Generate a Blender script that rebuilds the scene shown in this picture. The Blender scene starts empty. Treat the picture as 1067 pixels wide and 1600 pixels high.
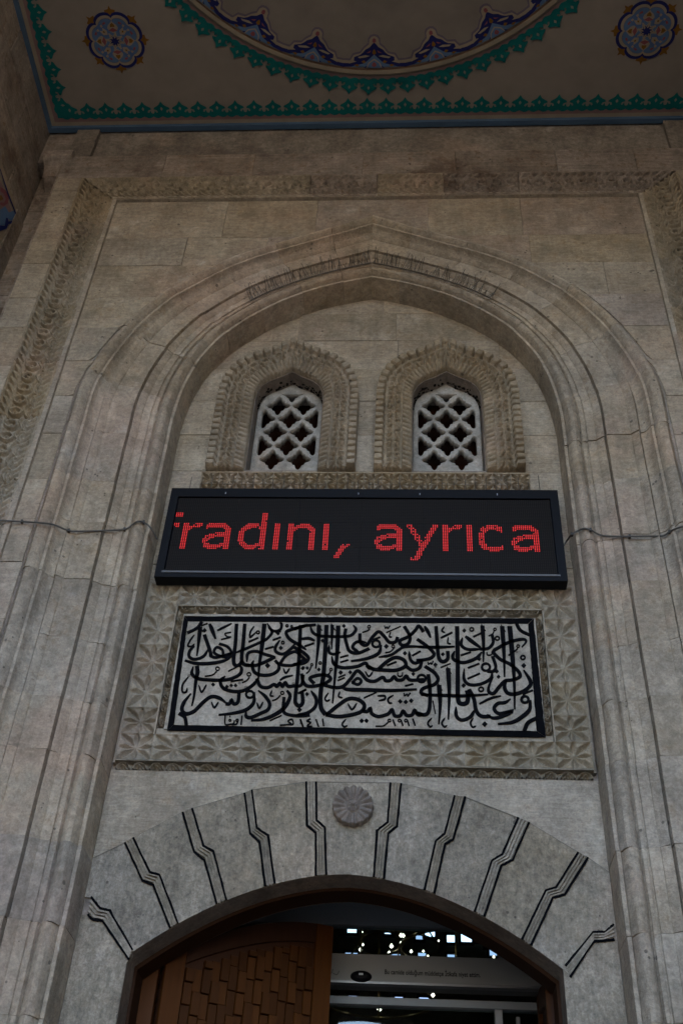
import bpy, bmesh, math, random
import numpy as np
from mathutils import Vector, Matrix
random.seed(7); rng = np.random.RandomState(7)
S = bpy.context.scene
C = S.collection

# ------------------------------------------------------------------ camera
CAM = Vector((0.2428, -4.25, 1.6))
PITCH, YAW, ROLL, FPX = 0.713807, -0.0833131, 0.0613330, 1664.6
cp, sp, cy, sy = math.cos(PITCH), math.sin(PITCH), math.cos(YAW), math.sin(YAW)
FWD = Vector((sy*cp, cy*cp, sp)); _r = Vector((cy, -sy, 0)); _u = _r.cross(FWD)
RGT = math.cos(ROLL)*_r + math.sin(ROLL)*_u
UPV = -math.sin(ROLL)*_r + math.cos(ROLL)*_u
cam = bpy.data.cameras.new('camera'); camo = bpy.data.objects.new('camera', cam); C.objects.link(camo)
cam.sensor_fit = 'VERTICAL'; cam.sensor_height = 24; cam.lens = FPX/1600*24
cam.clip_start = .05; cam.clip_end = 500
M3 = Matrix((RGT, UPV, -FWD)).transposed()
camo.matrix_world = Matrix.Translation(CAM) @ M3.to_4x4()
S.camera = camo

# ------------------------------------------------------------------ light
world = bpy.data.worlds.new('World'); S.world = world; world.use_nodes = True
nt = world.node_tree; nt.nodes.clear()
sky = nt.nodes.new('ShaderNodeTexSky'); sky.sky_type = 'NISHITA'; sky.sun_disc = False
sky.sun_elevation = math.radians(52); sky.sun_rotation = math.radians(25)
sky.air_density = 1.0; sky.dust_density = 5.0; sky.ozone_density = .6
bg = nt.nodes.new('ShaderNodeBackground'); bg.inputs[1].default_value = 0.12
wo = nt.nodes.new('ShaderNodeOutputWorld')
nt.links.new(sky.outputs[0], bg.inputs[0]); nt.links.new(bg.outputs[0], wo.inputs[0])
sl = bpy.data.lights.new('sun', 'SUN'); sl.energy = 3.0; sl.angle = math.radians(.5); sl.color = (1, .93, .83)
so = bpy.data.objects.new('sun', sl); C.objects.link(so)
# sun stands behind the mosque: the portal is in open shade
_e, _a = math.radians(52), math.radians(25)
sd = Vector((math.sin(_a)*math.cos(_e), math.cos(_a)*math.cos(_e), math.sin(_e)))
so.rotation_euler = sd.to_track_quat('Z', 'Y').to_euler()
S.view_settings.view_transform = 'Standard'; S.view_settings.look = 'None'
S.view_settings.exposure = 4.12; S.view_settings.gamma = 1
S.view_settings.use_curve_mapping = False
S.render.engine = 'CYCLES'

# ------------------------------------------------------------------ helpers
def at(x, y, Y=0.0):
    """where the line of sight through a point of the photograph meets the vertical plane y=Y"""
    d = RGT*((x-533.5)/FPX) - UPV*((y-800)/FPX) + FWD
    k = (Y-CAM.y)/d.y
    return CAM + d*k
def at_z(x, y, z):
    d = RGT*((x-533.5)/FPX) - UPV*((y-800)/FPX) + FWD
    return CAM + d*((z-CAM.z)/d.z)
def at_x(x, y, X):
    d = RGT*((x-533.5)/FPX) - UPV*((y-800)/FPX) + FWD
    return CAM + d*((X-CAM.x)/d.x)
def tag(o, label=None, cat=None, group=None, kind=None):
    if label: o['label'] = label
    if cat: o['category'] = cat
    if group: o['group'] = group
    if kind: o['kind'] = kind
    return o
def empty(name, loc=(0, 0, 0), label=None, cat=None, group=None, parent=None):
    o = bpy.data.objects.new(name, None); C.objects.link(o); o.location = loc; o.empty_display_size = .1
    if parent: o.parent = parent
    return tag(o, label, cat, group)
def mesh(name, vs, fs, mat=None, parent=None, smooth=False):
    me = bpy.data.meshes.new(name); me.from_pydata([tuple(v) for v in vs], [], [tuple(f) for f in fs])
    if mat: me.materials.append(mat)
    if smooth: me.polygons.foreach_set('use_smooth', [True]*len(me.polygons))
    me.update()
    o = bpy.data.objects.new(name, me); C.objects.link(o)
    if parent: put(o, parent)
    return o
def put(o, parent):
    o.parent = parent
    o.matrix_parent_inverse = Matrix.Translation(-world_loc(parent))
def world_loc(o):
    p = Vector(o.location)
    if o.parent: p = p + world_loc(o.parent) + o.matrix_parent_inverse.translation
    return p
class MB:
    def __init__(s): s.v = []; s.f = []
    def add(s, vs, fs):
        n = len(s.v); s.v += [tuple(v) for v in vs]; s.f += [tuple(i+n for i in f) for f in fs]
    def box(s, a, b):
        x0, y0, z0 = a; x1, y1, z1 = b
        s.add([(x0,y0,z0),(x1,y0,z0),(x1,y1,z0),(x0,y1,z0),(x0,y0,z1),(x1,y0,z1),(x1,y1,z1),(x0,y1,z1)],
              [(0,3,2,1),(4,5,6,7),(0,1,5,4),(1,2,6,5),(2,3,7,6),(3,0,4,7)])
    def tube(s, pts, r, n=6, cap=True):
        pts = [Vector(p) for p in pts]; rings = []
        for i, p in enumerate(pts):
            t = (pts[min(i+1, len(pts)-1)]-pts[max(i-1, 0)]).normalized()
            a = t.cross(Vector((0, 0, 1)));
            if a.length < .1: a = t.cross(Vector((0, 1, 0)))
            a.normalize(); b = t.cross(a)
            rr = r[i] if isinstance(r, (list, tuple)) else r
            rings.append([p + rr*(math.cos(2*math.pi*k/n)*a + math.sin(2*math.pi*k/n)*b) for k in range(n)])
        vs = [v for g in rings for v in g]; fs = []
        for i in range(len(pts)-1):
            for k in range(n):
                fs.append((i*n+k, i*n+(k+1) % n, (i+1)*n+(k+1) % n, (i+1)*n+k))
        if cap: fs.append(tuple(range(n))[::-1]); fs.append(tuple((len(pts)-1)*n+k for k in range(n)))
        s.add(vs, fs)
    def prism(s, poly, y0, y1, ch=0.0):
        """poly of (x,z); front at y0 (towards viewer), back at y1; ch = chamfer of the front edge"""
        poly = clean(poly); n = len(poly)
        if n < 3: return
        if area(poly) < 0: poly = poly[::-1]
        if ch > 0:
            ins = inset(poly, ch)
            vs = [(x, y0, z) for x, z in ins] + [(x, y0+ch, z) for x, z in poly] + [(x, y1, z) for x, z in poly]
            fs = [tuple(range(n))]
            for i in range(n):
                j = (i+1) % n
                fs += [(i, i+n, j+n, j), (i+n, i+2*n, j+2*n, j+n)]
            fs.append(tuple(range(2*n, 3*n))[::-1])
        else:
            vs = [(x, y0, z) for x, z in poly] + [(x, y1, z) for x, z in poly]
            fs = [tuple(range(n)), tuple(range(n, 2*n))[::-1]]
            for i in range(n):
                j = (i+1) % n; fs.append((i, i+n, j+n, j))
        s.add(vs, fs)
    def build(s, name, mat, parent=None, smooth=False):
        return mesh(name, s.v, s.f, mat, parent, smooth)
def area(p): return .5*sum(p[i][0]*p[(i+1) % len(p)][1]-p[(i+1) % len(p)][0]*p[i][1] for i in range(len(p)))
def clean(p):
    q = []
    for a in p:
        if not q or math.hypot(a[0]-q[-1][0], a[1]-q[-1][1]) > 1e-4: q.append(tuple(a))
    if len(q) > 1 and math.hypot(q[0][0]-q[-1][0], q[0][1]-q[-1][1]) < 1e-4: q.pop()
    return q
def inset(p, d):
    n = len(p); out = []
    for i in range(n):
        a, b, c = Vector(p[i-1]), Vector(p[i]), Vector(p[(i+1) % n])
        e1 = (b-a).normalized(); e2 = (c-b).normalized()
        n1 = Vector((-e1.y, e1.x)); n2 = Vector((-e2.y, e2.x))
        m = n1+n2; k = max(.35, m.length_squared/2)
        q = b + m*(d/ (2*k) * 1.0) if m.length > 1e-6 else b
        out.append((q.x, q.y))
    return out
def smoothline(pts, n=6):
    """Catmull-Rom through the points"""
    P = [np.array(p, float) for p in pts]
    if len(P) < 3: return [tuple(p) for p in P]
    P = [2*P[0]-P[1]] + P + [2*P[-1]-P[-2]]; out = []
    for i in range(1, len(P)-2):
        for k in range(n):
            t = k/n
            out.append(.5*((2*P[i]) + (-P[i-1]+P[i+1])*t + (2*P[i-1]-5*P[i]+4*P[i+1]-P[i+2])*t*t + (-P[i-1]+3*P[i]-3*P[i+1]+P[i+2])*t**3))
    out.append(P[-2]); return [tuple(p) for p in out]
def grid(name, X, Y, Z, mat, parent=None, smooth=True):
    nu, nv = X.shape
    vs = np.stack([X, Y, Z], -1).reshape(-1, 3)
    i = np.arange(nu*nv).reshape(nu, nv)
    f = np.stack([i[:-1, :-1], i[1:, :-1], i[1:, 1:], i[:-1, 1:]], -1).reshape(-1, 4)
    me = bpy.data.meshes.new(name)
    me.vertices.add(len(vs)); me.vertices.foreach_set('co', vs.astype(np.float32).ravel())
    me.loops.add(f.size); me.loops.foreach_set('vertex_index', f.astype(np.int32).ravel())
    me.polygons.add(len(f)); me.polygons.foreach_set('loop_start', np.arange(0, f.size, 4, dtype=np.int32))
    me.polygons.foreach_set('loop_total', np.full(len(f), 4, dtype=np.int32))
    me.polygons.foreach_set('use_smooth', [smooth]*len(f))
    me.update(calc_edges=True); me.validate()
    if mat: me.materials.append(mat)
    o = bpy.data.objects.new(name, me); C.objects.link(o)
    if parent: put(o, parent)
    return o
def fill(name, loops, y0, y1, mat, parent=None, bevel=0.0, res=0):
    """flat shape with holes in the XZ plane, from y0 (front) to y1 (back)"""
    cu = bpy.data.curves.new(name, 'CURVE'); cu.dimensions = '2D'; cu.fill_mode = 'BOTH'
    for l in loops:
        l = clean(l)
        sp_ = cu.splines.new('POLY'); sp_.points.add(len(l)-1); sp_.use_cyclic_u = True
        for p, (x, z) in zip(sp_.points, l): p.co = (x, z, 0, 1)
    cu.extrude = (y1-y0)/2 - bevel; cu.bevel_depth = bevel; cu.bevel_resolution = res
    if bevel: cu.offset = -bevel
    tmp = bpy.data.objects.new('tmp', cu); C.objects.link(tmp)
    me = bpy.data.meshes.new_from_object(tmp); bpy.data.objects.remove(tmp)
    # (x,z,depth) -> (x, y, z)
    n = len(me.vertices); co = np.empty(n*3, np.float32); me.vertices.foreach_get('co', co); co = co.reshape(-1, 3)
    co = np.stack([co[:, 0], (y0+y1)/2 - co[:, 2], co[:, 1]], -1); me.vertices.foreach_set('co', co.ravel())
    me.materials.clear(); me.materials.append(mat); me.update(); me.name = name
    o = bpy.data.objects.new(name, me); C.objects.link(o)
    if parent: put(o, parent)
    return o

# ------------------------------------------------------------------ materials
def newmat(name):
    m = bpy.data.materials.new(name); m.use_nodes = True; t = m.node_tree
    return m, t, t.nodes['Principled BSDF']
def N(t, typ, **k):
    n = t.nodes.new(typ)
    for a, b in k.items(): setattr(n, a, b)
    return n
def plain(name, col, rough=.6, metal=0, spec=.5, var=.0, emit=None, es=0, bump=0, bscale=60):
    m, t, b = newmat(name)
    b.inputs['Base Color'].default_value = (*col, 1); b.inputs['Roughness'].default_value = rough
    b.inputs['Metallic'].default_value = metal; b.inputs['Specular IOR Level'].default_value = spec
    g = N(t, 'ShaderNodeNewGeometry'); no = N(t, 'ShaderNodeTexNoise'); no.inputs['Scale'].default_value = bscale
    no.inputs['Detail'].default_value = 4; t.links.new(g.outputs['Position'], no.inputs['Vector'])
    if var:
        hs = N(t, 'ShaderNodeHueSaturation'); mr = N(t, 'ShaderNodeMapRange')
        n2 = N(t, 'ShaderNodeTexNoise'); n2.inputs['Scale'].default_value = 7; n2.inputs['Detail'].default_value = 6
        t.links.new(g.outputs['Position'], n2.inputs['Vector'])
        mr.inputs[1].default_value = .3; mr.inputs[2].default_value = .7
        mr.inputs[3].default_value = 1-var; mr.inputs[4].default_value = 1+var
        t.links.new(n2.outputs['Fac'], mr.inputs[0]); t.links.new(mr.outputs[0], hs.inputs['Value'])
        hs.inputs['Color'].default_value = (*col, 1); t.links.new(hs.outputs[0], b.inputs['Base Color'])
    if bump:
        bp = N(t, 'ShaderNodeBump'); bp.inputs['Strength'].default_value = bump; bp.inputs['Distance'].default_value = .004
        t.links.new(no.outputs['Fac'], bp.inputs['Height']); t.links.new(bp.outputs[0], b.inputs['Normal'])
    if emit: b.inputs['Emission Color'].default_value = (*emit, 1); b.inputs['Emission Strength'].default_value = es
    return m
def stone(name, c0, c1, tool=(3, 3, 90), tint=.10, dirt=.25, bump=.5, white=.25, stripes=.5, patch=(.33, .25, .19), grain=.17):
    """weathered limestone: blotches, tooling lines, pits, lime bloom, brown stains"""
    m, t, b = newmat(name); L = t.links.new
    g = N(t, 'ShaderNodeNewGeometry'); oi = N(t, 'ShaderNodeObjectInfo')
    def noise(scale, detail=6, vec=None, rough=.6, dist=0):
        n = N(t, 'ShaderNodeTexNoise'); n.inputs['Scale'].default_value = scale; n.inputs['Detail'].default_value = detail
        n.inputs['Roughness'].default_value = rough; n.inputs['Distortion'].default_value = dist
        L(vec if vec else g.outputs['Position'], n.inputs['Vector']); return n
    def ramp(src, a, bb):
        r = N(t, 'ShaderNodeMapRange'); r.interpolation_type = 'SMOOTHSTEP'
        r.inputs[1].default_value = a; r.inputs[2].default_value = bb; L(src, r.inputs[0]); return r
    def mix(fac, a, bb, blend='MIX', k=None):
        x = N(t, 'ShaderNodeMix'); x.data_type = 'RGBA'; x.blend_type = blend
        if hasattr(fac, 'is_linked'): L(fac, x.inputs[0])
        else: x.inputs[0].default_value = fac
        for s, i in ((a, 6), (bb, 7)):
            if hasattr(s, 'is_linked'): L(s, x.inputs[i])
            else: x.inputs[i].default_value = (*s, 1)
        return x.outputs[2]
    def mul(s, k):
        x = N(t, 'ShaderNodeMath', operation='MULTIPLY'); L(s, x.inputs[0])
        if hasattr(k, 'is_linked'): L(k, x.inputs[1])
        else: x.inputs[1].default_value = k
        return x.outputs[0]
    # per-piece offset of the texture so that neighbours do not continue each other
    off = N(t, 'ShaderNodeVectorMath', operation='SCALE'); cmb = N(t, 'ShaderNodeCombineXYZ')
    L(oi.outputs['Random'], cmb.inputs[0]); L(oi.outputs['Random'], cmb.inputs[2])
    L(cmb.outputs[0], off.inputs[0]); off.inputs['Scale'].default_value = 17
    ad = N(t, 'ShaderNodeVectorMath', operation='ADD'); L(g.outputs['Position'], ad.inputs[0]); L(off.outputs[0], ad.inputs[1])
    P = ad.outputs[0]
    big = noise(2.2, 5, P); col = mix(ramp(big.outputs['Fac'], .35, .65).outputs[0], c0, c1)
    # tooling lines: noise squeezed in height
    mp = N(t, 'ShaderNodeMapping'); mp.inputs['Scale'].default_value = tool; L(P, mp.inputs['Vector'])
    tl = noise(1.6, 5, mp.outputs[0], .65, .3)
    tlr = ramp(tl.outputs['Fac'], .32, .68)
    col = mix(mul(tlr.outputs[0], stripes), mix(.42, col, (0, 0, 0)), col)
    col = mix(stripes*.25, col, col)
    med = noise(14, 8, P, .7)
    col = mix(mul(ramp(med.outputs['Fac'], .50, .72).outputs[0], dirt*1.6), col, (c0[0]*.5, c0[1]*.43, c0[2]*.35))
    # brown patches and lime bloom
    pt = noise(1.1, 7, g.outputs['Position'], .65)
    col = mix(mul(ramp(pt.outputs['Fac'], .50, .66).outputs[0], dirt*2.0), col, patch)
    lm = noise(3.7, 9, mp.outputs[0] if False else P, .75)
    col = mix(mul(ramp(lm.outputs['Fac'], .57, .70).outputs[0], white), col, (.52, .485, .43))
    # pits
    vo = N(t, 'ShaderNodeTexVoronoi'); vo.inputs['Scale'].default_value = 26; L(P, vo.inputs['Vector'])
    vr = N(t, 'ShaderNodeTexNoise'); vr.inputs['Scale'].default_value = 9; L(P, vr.inputs['Vector'])
    pit = N(t, 'ShaderNodeMath', operation='LESS_THAN'); L(vo.outputs['Distance'], pit.inputs[0])
    pr = N(t, 'ShaderNodeMapRange'); pr.inputs[1].default_value = .55; pr.inputs[2].default_value = .75; pr.inputs[3].default_value = 0; pr.inputs[4].default_value = .30
    L(vr.outputs['Fac'], pr.inputs[0]); L(pr.outputs[0], pit.inputs[1])
    col = mix(mul(pit.outputs[0], .7), col, (.06, .05, .04))
    # grain, mottling and thin water streaks
    def modulate(src, lo, hi, a=.3, bb=.7):
        r = N(t, 'ShaderNodeMapRange'); r.inputs[1].default_value = a; r.inputs[2].default_value = bb
        r.inputs[3].default_value = lo; r.inputs[4].default_value = hi; L(src, r.inputs[0]); return r.outputs[0]
    g1 = noise(110, 3, P, .8); g2 = noise(33, 6, P, .75, .4); g3 = noise(7, 7, P, .7, .2)
    sm = N(t, 'ShaderNodeMapping'); sm.inputs['Scale'].default_value = (9, 9, .5); L(g.outputs['Position'], sm.inputs['Vector'])
    g4 = noise(1.5, 6, sm.outputs[0], .7)
    f = mul(mul(mul(modulate(g1.outputs['Fac'], 1-grain, 1+grain), modulate(g2.outputs['Fac'], 1-grain*1.6, 1+grain*1.4)), modulate(g3.outputs['Fac'], .68, 1.26)), modulate(g4.outputs['Fac'], .84, 1.08))
    gv = N(t, 'ShaderNodeVectorMath', operation='SCALE'); L(col, gv.inputs[0]); L(f, gv.inputs['Scale']); col = gv.outputs[0]
    # piece tint
    hs = N(t, 'ShaderNodeHueSaturation'); v = N(t, 'ShaderNodeMapRange'); v.inputs[3].default_value = 1-tint; v.inputs[4].default_value = 1+tint
    L(oi.outputs['Random'], v.inputs[0]); L(v.outputs[0], hs.inputs['Value'])
    sv = N(t, 'ShaderNodeMapRange'); sv.inputs[1].default_value = 0; sv.inputs[2].default_value = 1; sv.inputs[3].default_value = 1.12; sv.inputs[4].default_value = .88
    fr = N(t, 'ShaderNodeMath', operation='FRACT'); mm = mul(oi.outputs['Random'], 13.7); L(mm, fr.inputs[0]); L(fr.outputs[0], sv.inputs[0]); L(sv.outputs[0], hs.inputs['Saturation'])
    L(col, hs.inputs['Color']); L(hs.outputs[0], b.inputs['Base Color'])
    b.inputs['Roughness'].default_value = .85; b.inputs['Specular IOR Level'].default_value = .25
    fine = noise(70, 5, P, .7)
    h = N(t, 'ShaderNodeMath', operation='ADD'); L(mul(tl.outputs['Fac'], 1.2), h.inputs[0]); L(mul(fine.outputs['Fac'], .7), h.inputs[1])
    h2 = N(t, 'ShaderNodeMath', operation='SUBTRACT'); L(h.outputs[0], h2.inputs[0]); L(mul(pit.outputs[0], 1.0), h2.inputs[1])
    h3 = N(t, 'ShaderNodeMath', operation='ADD'); L(h2.outputs[0], h3.inputs[0]); L(mul(med.outputs['Fac'], 1.2), h3.inputs[1])
    bp = N(t, 'ShaderNodeBump'); bp.inputs['Strength'].default_value = bump; bp.inputs['Distance'].default_value = .006
    L(h3.outputs[0], bp.inputs['Height']); L(bp.outputs[0], b.inputs['Normal'])
    return m
ST = stone('limestone', (.415, .345, .258), (.495, .43, .335), tint=.10, tool=(7, 7, 60), dirt=.34, white=.45, stripes=.35, bump=.8)
SWARM = stone('buff_limestone', (.40, .33, .235), (.48, .415, .32), tool=(7, 7, 60), dirt=.42, white=.32, stripes=.35, bump=.8)
SPINK = stone('pinkish_limestone', (.39, .31, .24), (.46, .39, .32), tool=(7, 7, 60), dirt=.42, white=.30, stripes=.35, bump=.8)
STM = stone('moulded_limestone', (.415, .345, .258), (.505, .435, .34), tint=.09, tool=(14, 14, 22), stripes=.3, dirt=.42, white=.42, bump=.8)
STW = stone('warm_carved_limestone', (.35, .275, .18), (.43, .355, .25), tint=.03, tool=(20, 20, 20), stripes=.25, dirt=.4, white=.12)
STC = stone('carved_limestone', (.33, .28, .20), (.41, .35, .26), tool=(20, 20, 20), stripes=.25, dirt=.35, white=.25)
STV = stone('speckled_limestone', (.30, .255, .19), (.37, .32, .25), tool=(45, 45, 14), stripes=.45, dirt=.22, white=.22, tint=.10, grain=.24, bump=.8)
STD = stone('reveal_limestone', (.28, .235, .20), (.35, .30, .26), tool=(8, 8, 8), stripes=.2, dirt=.35, white=.06)
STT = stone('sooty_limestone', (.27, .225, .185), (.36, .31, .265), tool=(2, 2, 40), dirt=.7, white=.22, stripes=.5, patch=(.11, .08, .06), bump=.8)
STG = stone('grille_stone', (.40, .385, .35), (.47, .455, .42), tool=(20, 20, 20), stripes=.2, dirt=.3, white=.3, bump=.3)
MORT = stone('mortar', (.20, .17, .14), (.28, .25, .21), tool=(20, 20, 20), dirt=.3, bump=.6)
PLQ = stone('plaque_stone', (.42, .38, .315), (.49, .445, .38), tool=(50, 50, 50), stripes=.25, dirt=.22, white=.2, bump=.5)
BLK = plain('black_paint', (.0035, .0037, .0048), .85, spec=.03, var=.3, bump=.4)
HOUS = plain('black_housing', (.004, .0043, .006), .5, spec=.12)
LEDP = None
SILV = plain('aluminium', (.42, .42, .44), .35, metal=.8)
GREYP = plain('grey_aluminium_profile', (.24, .26, .28), .5)
WIRE = plain('dark_wire', (.05, .045, .04), .5, metal=.3)
CABL = plain('cable_sheath', (.06, .055, .048), .7, var=.2)
BRASS = plain('brass', (.25, .18, .08), .45, metal=.8)
def wood(name, c0, c1):
    m, t, b = newmat(name); L = t.links.new
    g = N(t, 'ShaderNodeNewGeometry'); oi = N(t, 'ShaderNodeObjectInfo'); mp = N(t, 'ShaderNodeMapping'); mp.inputs['Scale'].default_value = (30, 30, 2)
    L(g.outputs['Position'], mp.inputs['Vector']); n = N(t, 'ShaderNodeTexNoise'); n.inputs['Scale'].default_value = 2; n.inputs['Detail'].default_value = 6
    L(mp.outputs[0], n.inputs['Vector']); x = N(t, 'ShaderNodeMix'); x.data_type = 'RGBA'
    x.inputs[6].default_value = (*c0, 1); x.inputs[7].default_value = (*c1, 1); L(n.outputs['Fac'], x.inputs[0])
    hs = N(t, 'ShaderNodeHueSaturation'); v = N(t, 'ShaderNodeMapRange'); v.inputs[3].default_value = .75; v.inputs[4].default_value = 1.25
    L(oi.outputs['Random'], v.inputs[0]); L(v.outputs[0], hs.inputs['Value']); L(x.outputs[2], hs.inputs['Color']); L(hs.outputs[0], b.inputs['Base Color'])
    b.inputs['Roughness'].default_value = .6; b.inputs['Specular IOR Level'].default_value = .12
    bp = N(t, 'ShaderNodeBump'); bp.inputs['Strength'].default_value = .3; bp.inputs['Distance'].default_value = .002; L(n.outputs['Fac'], bp.inputs['Height']); L(bp.outputs[0], b.inputs['Normal'])
    return m
WOOD = wood('varnished_wood', (.034, .010, .0015), (.068, .022, .0035))
WOODD = wood('dark_wood', (.028, .010, .005), (.05, .02, .009))

# painted ceiling colours
def paint(name, col, var=.14):
    col = tuple(c*.60 for c in col); return plain(name, col, .8, var=var, spec=.2)
CREAM = paint('cream_paint', (.31, .280, .245), .08)
CREAM2 = paint('pale_cream_paint', (.36, .31, .24))
BLUE = paint('blue_paint', (.075, .14, .235))
PINK = paint('pink_paint', (.28, .18, .18))
TEAL = paint('teal_paint', (.0, .155, .16))
NAVY = paint('navy_paint', (.012, .018, .13))
SKYB = paint('light_blue_paint', (.11, .20, .37))
OCHR = paint('ochre_paint', (.22, .105, .015))
MAUV = paint('mauve_paint', (.16, .14, .19))
ROSE = paint('rose_paint', (.27, .085, .10))

# ------------------------------------------------------------------ ground and side walls (setting)
g_ = MB(); g_.add([(-250, -250, 0), (250, -250, 0), (250, 250, 0), (-250, 250, 0)], [(0, 1, 2, 3)])
tag(g_.build('ground', stone('paving', (.13, .108, .08), (.16, .135, .105), tool=(4, 4, 4), white=.02, patch=(.06, .055, .05))), kind='structure')

WX = 2.37        # half width of the porch bay
YW = -.33        # face of the spandrel around the arch
YF = -.365        # face of the carved frame and of the wall outside it
ZC = 8.65        # ceiling

# ------------------------------------------------------------------ the portal
portal = empty('mosque_portal', (0, 0, 0), 'tall pale limestone portal with pointed arch niche, carved frame, twin grille windows and arched doorway', 'portal')

IN = [(1.062, 0), (1.062, 2.8), (1.062, 5.62), (1.06, 5.86), (1.037, 6.10), (.975, 6.33), (.87, 6.535), (.77, 6.665), (.64, 6.79), (.50, 6.893), (.33, 6.99), (.16, 7.055), (0, 7.10)]
OUT = [(1.555, 0), (1.555, 2.8), (1.555, 5.62), (1.552, 5.93), (1.488, 6.21), (1.375, 6.48), (1.215, 6.735), (1.08, 6.875), (.91, 7.03), (.72, 7.15), (.48, 7.265), (.235, 7.385), (0, 7.505)]
def cr(P, t):
    n = len(P)-1; i = min(int(t), n-1); f = t-i
    p = [np.array(P[max(i-1, 0)]), np.array(P[i]), np.array(P[i+1]), np.array(P[min(i+2, n)])]
    if i == 0: p[0] = 2*p[1]-p[2]
    if i == n-1: p[3] = 2*p[2]-p[1]
    if i <= 2 and f <= 1:
        if i < 2: return p[1]*(1-f)+p[2]*f
        p[0] = p[1]-(p[2]-p[1])
    return .5*((2*p[1]) + (-p[0]+p[2])*f + (2*p[0]-5*p[1]+4*p[2]-p[3])*f*f + (-p[0]+3*p[1]-3*p[2]+p[3])*f**3)
def arch_pt(t, s):
    a, b = cr(IN, t), cr(OUT, t); return a*(1-s)+b*s
# x (at the jamb), y of the moulding section, from the tympanum outwards
PROF = [(1.062, .02), (1.062, -.165), (1.064, -.172), (1.079, -.174), (1.083, -.160), (1.088, -.172), (1.094, -.190), (1.104, -.208), (1.120, -.217), (1.136, -.210), (1.147, -.196),
        (1.152, -.186), (1.155, -.192), (1.158, -.203), (1.172, -.206), (1.175, -.200), (1.181, -.203), (1.184, -.212), (1.226, -.215), (1.229, -.221), (1.262, -.243), (1.265, -.218), (1.270, -.218), (1.274, -.256),
        (1.30, -.258), (1.398, -.261), (1.401, -.267), (1.434, -.290), (1.437, -.256), (1.443, -.256), (1.447, -.268), (1.455, -.270), (1.470, -.280), (1.484, -.303), (1.490, -.324), (1.503, -.327),
        (1.506, -.306), (1.512, -.316), (1.522, -.340), (1.54, -.354), (1.562, -.352), (1.578, -.336), (1.587, -.300), (1.596, -.300), (1.600, -.322)]
def prof_y(x):
    x = abs(x)
    if x < 1.062: return 0
    if x > 1.6: return YW if x < 1.72 else YF
    for a, b in zip(PROF[1:], PROF[2:]):
        if a[0] <= x <= b[0] and b[0] > a[0]: return a[1]+(b[1]-a[1])*(x-a[0])/(b[0]-a[0])
    return -.2
def archivolt(t0, t1, side):
    pi = [k for k in (t0, t1)]
    n = max(1, int((t1-t0)*9)) if t0 >= 2 else 5
    ph = random.uniform(0, 9)
    ts = [t0+(t1-t0)*k/n for k in range(n+1)]
    jit = random.uniform(-.003, .003); jr = random.uniform(-.0022, .0022)
    vs = []; m = len(PROF)
    for t in ts:
        for x, y in PROF:
            s = (x-1.062)/.493; p = arch_pt(t, s)
            w_ = .0016*math.sin(x*31+t*23+ph)+.0011*math.sin(x*77-p[1]*29+ph)+random.uniform(-.0006, .0006)
            vs.append((side*(p[0]+((jr+w_*.6) if t < 12 else 0)), y+jit+(w_ if y < 0 else 0), p[1]))
    fs = []
    for i in range(len(ts)-1):
        for k in range(m-1):
            q = (i*m+k, i*m+k+1, (i+1)*m+k+1, (i+1)*m+k); fs.append(q if side < 0 else q[::-1])
    # end caps close each stone back to the core
    for i in (0, len(ts)-1):
        b = i*m; bk = len(vs); vs.append((vs[b][0], .02, vs[b][2])); vs.append((vs[b+m-1][0], .02, vs[b+m-1][2]))
        f = tuple(range(b, b+m)) + (bk+1,)
        fs.append(f)
    o = mesh('archivolt_stone', vs, fs, STM, portal)
    me = o.data; me.polygons.foreach_set('use_smooth', [len(p.vertices) == 4 for p in me.polygons])
    try: me.set_sharp_from_angle(angle=math.radians(32))
    except Exception: pass
    return o
def t_of_z(z):
    return z/2.8 if z < 2.8 else 1+(z-2.8)/2.82
for side in (-1, 1):
    zs = [0, .42, .85, 1.24, 1.62, 2.0, 2.36, 2.72, 3.03, 3.38, 3.74, 4.02, 4.33, 4.64, 4.97, 5.29]
    ts = [t_of_z(z+(random.uniform(-.03, .03) if z else 0)) for z in zs] + [2.0, 3.35, 4.75, 6.2, 7.9, 9.5, 10.9, 12]
    for a, b in zip(ts[:-1], ts[1:]):
        g0 = .0002 if a < 2 else .0025
        archivolt(a+(g0 if a > 0 else 0), b-(g0 if b < 12 else 0), side)

# the sheet of mortar behind the moulding stones
mb = MB()
for side in (-1, 1):
    ts = [0, 1, 2]+[2+k*.25 for k in range(1, 41)]
    sec = [(1.070, .02), (1.070, -.155), (1.155, -.150), (1.27, -.19), (1.44, -.235), (1.5, -.28), (1.605, -.28)]
    vs = []
    for t in ts:
        for x, y in sec:
            p = arch_pt(t, (x-1.062)/.493); vs.append((side*p[0], y, p[1]))
    m = len(sec); fs = [(i*m+k, i*m+k+1, (i+1)*m+k+1, (i+1)*m+k) for i in range(len(ts)-1) for k in range(m-1)]
    mb.add(vs, fs)
mb.build('mortar_core', MORT, portal)

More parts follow.
